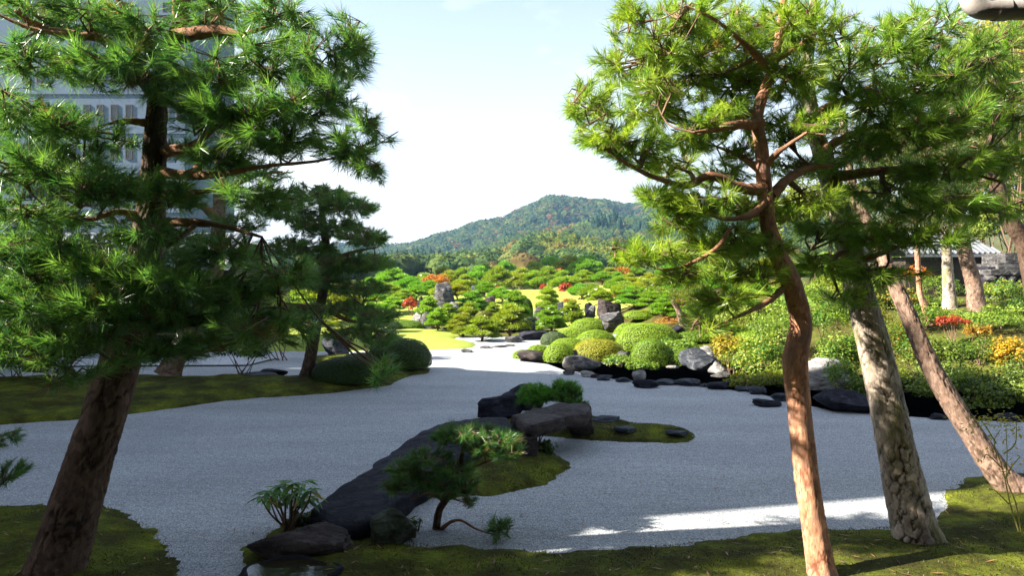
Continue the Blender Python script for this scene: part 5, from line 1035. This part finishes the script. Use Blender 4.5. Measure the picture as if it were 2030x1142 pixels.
# taller pines on the right bank
for lab, tr, pads, bark, sd in (
    ('straight grey pine standing on the bank before the pavilion', [(1883, 600, 16, 30), (1880, 560, 16, 24), (1878, 520, 16, 21), (1876, 470, 16, 20), (1880, 380, 16, 18), (1885, 280, 16, 14), (1890, 160, 16, 8)], [(1880, 330, 90, 30, 15.6, 56), (1830, 270, 80, 30, 15.8, 50), (1930, 250, 80, 30, 15.6, 50), (1880, 180, 90, 36, 15.8, 60), (1860, 90, 80, 36, 16, 50)], 'bark_grey', 31),
    ('smooth tan pine leaning left on the bank near the stone wall', [(1940, 604, 15, 40), (1930, 565, 15, 34), (1918, 520, 15, 31), (1908, 470, 15, 28), (1895, 400, 15, 24), (1880, 300, 15, 18), (1870, 200, 15, 10)], [(1940, 360, 80, 30, 14.6, 50), (1850, 380, 70, 28, 14.8, 44), (1800, 320, 80, 30, 14.6, 46), (1900, 140, 80, 36, 15, 50), (1780, 200, 90, 36, 15, 50)], 'bark_mid', 33),
    ('dark pine crossing the top of the stone wall', [(2075, 560, 12, 46), (2040, 510, 12, 40), (2005, 440, 12, 34), (1985, 390, 12, 30), (1970, 320, 12, 26), (1975, 200, 12, 20), (1985, 80, 12, 12)], [(1990, 330, 80, 32, 11.6, 50), (1930, 280, 80, 32, 11.8, 46), (2010, 200, 80, 40, 11.6, 56), (1960, 110, 80, 40, 12, 50), (2020, 60, 70, 40, 12.2, 40), (2030, 400, 50, 30, 11.5, 26)], 'bark_dark', 35),
    ('slender curved pine trunk with a hooked foot on the bank', [(1845, 625, 15, 15), (1832, 605, 15, 14), (1824, 580, 15, 13), (1821, 540, 15, 12), (1818, 480, 15, 11), (1822, 400, 15, 8)], [(1820, 440, 60, 24, 14.8, 40), (1790, 400, 60, 24, 14.8, 36), (1850, 390, 60, 24, 14.8, 36)], 'bark_red', 37)):
    b0 = P(*tr[0][:3]); big_pine(lab, tr, [], pads, bark, seed=sd, cell=(0.07, 0.1), depth=0.010, seg=40, step=0.04, L_=0.16, w=0.011, per=40, spread=1.1, twig=2.0, flare=0.1, c0=(0.04, 0.085, 0.010), c1=(0.13, 0.18, 0.018), base=gz(b0[0], b0[1]) - 0.05, nsc=1.15)
# the yellow leaved tree above the stone wall
shrub('tall yellow green broadleaf tree behind the dark bank pine', 2010, 130, 110, 110, 20, (0.16, 0.18, 0.02), (0.36, 0.32, 0.03), n=10000, leaf=0.12, clumps=40, name='broadleaf_tree', cat='tree', stems=5)
shrub('dense green tree screening the sky behind the right pines', 1830, 330, 130, 120, 28, (0.07, 0.11, 0.012), (0.19, 0.22, 0.02), n=14000, leaf=0.16, clumps=60, name='broadleaf_tree', cat='tree', stems=5)
shrub('golden green tree rising behind the stone wall', 1950, 250, 100, 120, 24, (0.14, 0.17, 0.02), (0.30, 0.30, 0.03), n=9000, leaf=0.14, clumps=50, name='broadleaf_tree', cat='tree', stems=5)
shrub('dense green tree behind the red pine crown', 1640, 430, 120, 80, 30, (0.07, 0.11, 0.012), (0.22, 0.24, 0.02), n=10000, leaf=0.17, clumps=50, name='broadleaf_tree', cat='tree', stems=5)
shrub('dark broadleaf tree standing behind the pavilion', 1990, 360, 130, 110, 30, (0.05, 0.10, 0.015), (0.16, 0.21, 0.025), n=13000, leaf=0.17, clumps=60, name='broadleaf_tree', cat='tree', stems=5)

shrub('bright leafy tree filling the gap above the capping stones', 2005, 440, 90, 60, 24, (0.09, 0.15, 0.015), (0.26, 0.30, 0.03), n=9000, leaf=0.11, clumps=45, name='broadleaf_tree', cat='tree', stems=5)
# ------------------------------------------------------------------ small plants in the foreground
TINY = dict(L_=0.07, w=0.0040, per=60, nsc=1.4, cell=(0.02, 0.03), depth=0.003, seg=28, step=0.012, twig=0.55, spread=0.24, flare=0.2, c0=(0.045, 0.13, 0.040), c1=(0.11, 0.22, 0.055))
big_pine('dwarf pine with layered pads growing on the near moss', [(862, 1092, 5.0, 20), (865, 1050, 5.0, 17), (872, 1010, 5.0, 16), (896, 975, 5.0, 14), (912, 945, 5.0, 12), (915, 905, 5.0, 9), (925, 870, 5.0, 6)],
    [[(872, 1052, 5.0, 9), (893, 1036, 4.95, 8), (915, 1033, 4.9, 7), (945, 1050, 4.85, 7), (985, 1062, 4.8, 5)], [(878, 992, 5.0, 8), (850, 978, 4.95, 7), (815, 992, 4.9, 5)], [(905, 960, 5.0, 10), (870, 940, 4.9, 8), (830, 935, 4.85, 5)], [(912, 935, 5.0, 9), (955, 920, 4.95, 7), (990, 905, 4.9, 5)], [(890, 985, 5.0, 6), (915, 995, 4.95, 4), (930, 998, 4.95, 3)]],
    [(930, 855, 56, 13, 5.05, 40), (985, 868, 46, 13, 5.0, 34), (888, 862, 38, 11, 5.1, 26), (1006, 892, 36, 13, 4.95, 26), (955, 888, 44, 11, 5.0, 28), (800, 925, 40, 12, 4.9, 28), (850, 905, 46, 12, 4.95, 34), (902, 930, 46, 13, 4.85, 34), (832, 950, 50, 12, 4.85, 34), (880, 965, 44, 10, 4.8, 26), (785, 960, 28, 12, 4.85, 18), (925, 962, 34, 10, 4.85, 20), (990, 1045, 32, 15, 4.8, 16), (930, 995, 18, 8, 4.95, 7)], 'bark_dark', seed=41, name='dwarf_pine', **TINY)
big_pine('feathery low conifer on top of the rock crest', [(1070, 818, 8.9, 10), (1068, 800, 8.9, 8), (1064, 780, 8.9, 5)], [], [(1052, 790, 32, 14, 8.8, 46), (1080, 785, 30, 15, 8.85, 46), (1060, 772, 26, 10, 8.9, 36)], 'bark_dark', seed=43, name='dwarf_conifer', **{**TINY, 'L_': 0.085, 'w': 0.007, 'c0': (0.06, 0.20, 0.02), 'c1': (0.12, 0.30, 0.04)}, base=0.1)
big_pine('small tufted pine behind the lintel slab', [(1115, 815, 8.9, 9), (1117, 795, 8.9, 7), (1120, 775, 8.9, 4)], [], [(1100, 780, 30, 16, 8.9, 40), (1130, 778, 28, 18, 8.9, 40), (1118, 764, 26, 10, 8.95, 30), (1140, 798, 22, 10, 8.85, 20)], 'bark_dark', seed=45, name='dwarf_conifer', **{**TINY, 'L_': 0.10, 'w': 0.007, 'c0': (0.06, 0.18, 0.04), 'c1': (0.14, 0.28, 0.06)}, base=0.1)
big_pine('young pine whose sprigs reach in over the left gravel', [(-75, 1035, 5.0, 24), (-70, 980, 5.0, 20), (-60, 920, 5.0, 14), (-55, 860, 5.0, 8)], [[(-62, 930, 5.0, 9), (-25, 950, 4.95, 6), (10, 962, 4.9, 4)]], [(5, 870, 22, 14, 5.0, 12), (12, 940, 30, 24, 4.9, 26), (-45, 880, 40, 30, 5, 26)], 'bark_dark', seed=47, name='young_pine', **TINY)

# rhododendron with separate leaves
b0 = G(572, 1052, 0.04); b0[2] = gz(b0[0], b0[1]) - 0.02; rh = thing('rhododendron', 'leggy rhododendron with drooping broad leaves beside the fallen slab', 'shrub', b0); rng = np.random.default_rng(88)
mb = MB(); tips = []
for px, py in ((515, 985), (530, 975), (545, 968), (562, 962), (580, 958), (600, 960), (618, 972), (592, 972), (535, 992), (605, 990), (555, 982), (575, 980), (622, 988), (588, 995)):
    t_ = P(px, py, b0[1] + rng.normal(0, .08)); md = (b0 + t_) / 2 + rng.normal(0, .025, 3); tube(mb, spline([b0 + rng.normal(0, .02, 3), md, t_], 8), np.linspace(0.009, 0.004, 8), 6, bump=.2); tips.append(t_)
mb.build('stems', M['twig'], rh, True)
def leafmesh(cols):
    u = np.linspace(0, 1, 7); wv = np.sin(np.pi * u ** 0.8) ** 0.9 * 0.17; x = u; zc_ = -0.25 * u ** 2; v = []; 
    for s in (-1, 0, 1): v += [[x[i], s * wv[i], zc_[i] + abs(s) * wv[i] * 0.35] for i in range(7)]
    f = [[r * 7 + i, r * 7 + i + 1, r * 7 + 8 + i, r * 7 + 7 + i] for r in (0, 1) for i in range(6)]; mb = MB(); mb.add(v, f, cols); return mb.mesh('leaf', M['leaf'], True)
LM = [leafmesh((0.08, 0.20, 0.05)), leafmesh((0.13, 0.26, 0.05)), leafmesh((0.34, 0.26, 0.04)), leafmesh((0.07, 0.17, 0.07))]
for t_ in tips:
    k = int(rng.integers(6, 9)); a0 = rng.uniform(0, 6.28)
    for j in range(k):
        o = bpy.data.objects.new('leaf', LM[int(rng.choice(4, p=[.4, .3, .12, .18]))]); COL.objects.link(o); o.parent = rh; o.location = tuple(t_ - b0 + rng.normal(0, .008, 3)); s = rng.uniform(0.085, 0.13); o.scale = (s, s, s)
        o.rotation_euler = (rng.normal(0, .3), rng.uniform(-0.25, 0.55), a0 + j * 6.283 / k + rng.normal(0, .2))
# leafy plants by the pillar, under the slab and on the islet
shrub('small glossy plant at the foot of the stone pillar', 1084, 893, 24, 18, 7.0, (0.03, 0.08, 0.015), (0.10, 0.16, 0.02), n=260, leaf=0.055, clumps=14, name='glossy_plant', cat='plant', stems=6)
shrub('thin leaved plant in the shade under the lintel slab', 1068, 855, 20, 20, 7.4, (0.03, 0.06, 0.015), (0.08, 0.11, 0.02), n=240, leaf=0.04, clumps=14, name='glossy_plant', cat='plant', stems=5)
shrub('dry twiggy tuft on the mossy islet', 1200, 856, 26, 10, 8.0, (0.10, 0.08, 0.03), (0.14, 0.12, 0.04), n=260, leaf=0.035, clumps=16, name='dry_tuft', cat='plant', stems=14, aspect=0.2)
shrub('dark fern like plant against the blocky end stone', 1130, 840, 26, 18, 8.0, (0.02, 0.05, 0.015), (0.04, 0.08, 0.02), n=420, leaf=0.04, clumps=16, name='fern', cat='plant', stems=6)
shrub('low dark undergrowth below the rhododendron', 600, 1035, 28, 18, 5.0, (0.02, 0.05, 0.012), (0.05, 0.09, 0.02), n=420, leaf=0.03, clumps=16, name='undergrowth_plant', cat='plant', stems=6)
shrub('yellow green seedling beside the green tinged boulder', 826, 1040, 12, 18, 4.95, (0.06, 0.09, 0.012), (0.12, 0.14, 0.02), n=110, leaf=0.025, clumps=8, name='seedling', cat='plant', stems=4)
# undergrowth on the dim left bank
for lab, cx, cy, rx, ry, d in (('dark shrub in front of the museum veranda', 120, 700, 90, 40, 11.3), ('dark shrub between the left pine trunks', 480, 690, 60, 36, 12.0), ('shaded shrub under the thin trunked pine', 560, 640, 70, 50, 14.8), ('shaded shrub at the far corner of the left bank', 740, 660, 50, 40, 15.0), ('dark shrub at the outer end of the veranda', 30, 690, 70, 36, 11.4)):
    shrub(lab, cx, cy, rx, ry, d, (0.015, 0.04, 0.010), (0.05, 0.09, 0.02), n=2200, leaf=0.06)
# yellow stemmed sprig, right edge
b0 = G(2022, 1062, 0.06); b0[2] = gz(b0[0], b0[1]) - 0.02; yp = thing('yellow_sprig', 'wiry yellow stemmed plant with sparse gold leaves on the right moss', 'plant', b0); rng = np.random.default_rng(99)
mb = MB(); pts = []
for st in ([(2022, 1062), (2000, 1000), (1988, 930), (1975, 880), (1972, 850)], [(2024, 1062), (2012, 1000), (1992, 950), (1990, 900), (2000, 850)], [(1988, 930), (1965, 905), (1955, 915)], [(1975, 880), (1955, 845), (1945, 832)], [(1990, 900), (2012, 880), (2018, 838)], [(1992, 950), (2012, 925), (2020, 905)], [(2000, 1000), (1975, 975), (1962, 970)]):
    q = spline([P(a, b, b0[1]) + (0 if k == 0 else 1) * np.array([0, rng.normal(0, .03), 0]) for k, (a, b) in enumerate(st)], 12); tube(mb, q, np.linspace(0.0055, 0.0022, 12), 6); pts += list(q[5:])
mb.build('stems', mat_plain('yellow_stem', (0.42, 0.38, 0.09), 0.7, 0.2, 0.2, 20), yp, True)
mb = MB(); pp = np.array(pts); k = rng.integers(0, len(pp), 90); p = pp[k] + rng.normal(0, .025, (90, 3)); leaves(mb, p, np.tile([0, 0, 1.0], (90, 1)), 0.032, rng, (0.45, 0.36, 0.04), (0.6, 0.42, 0.05), 0.4, 0.5)
t_ = P(1980, 838, b0[1]); p = t_ + rng.normal(0, 1, (230, 3)) * np.array([0.13, 0.06, 0.035]); leaves(mb, p, np.tile([0, 0, 1.0], (230, 1)), 0.03, rng, (0.26, 0.25, 0.03), (0.45, 0.38, 0.04), 0.4, 0.5); mb.build('leaves', M['leaf'], yp)

# fallen needles and leaves on the near moss and gravel
rng = np.random.default_rng(123); n = 2600; x = rng.uniform(-3.4, 5.5, n); y = 2.8 + 4.2 * rng.random(n) ** 1.3; z = np.zeros(n)
for poly, f in MOUNDS[:2]:
    ii = inside(poly, x, y); z[ii] = np.maximum(z[ii], f(x[ii], y[ii]))
keep = (z > 0) | (rng.random(n) < 0.25); x, y, z = x[keep], y[keep], z[keep]; n = len(x); a = rng.uniform(0, 6.28, n); l = rng.uniform(0.02, 0.05, n); p = np.stack([x, y, z + 0.012], 1); d = np.stack([np.cos(a) * l, np.sin(a) * l, rng.normal(0, .004, n)], 1); w_ = np.stack([-np.sin(a), np.cos(a), 0 * a], 1) * (rng.choice([0.0016, 0.0016, 0.006], n))[:, None]
mb = MB(); v = np.stack([p - d, p + w_, p + d, p - w_], 1).reshape(-1, 3); b_ = (np.arange(n) * 4)[:, None]; mb.add(v, b_ + np.arange(4)[None], np.repeat(np.array([[0.20, 0.11, 0.05]]) * rng.uniform(0.5, 1.7, (n, 1)), 4, 0)); kind(mb.build('fallen_needles', M['leaf']), 'stuff')
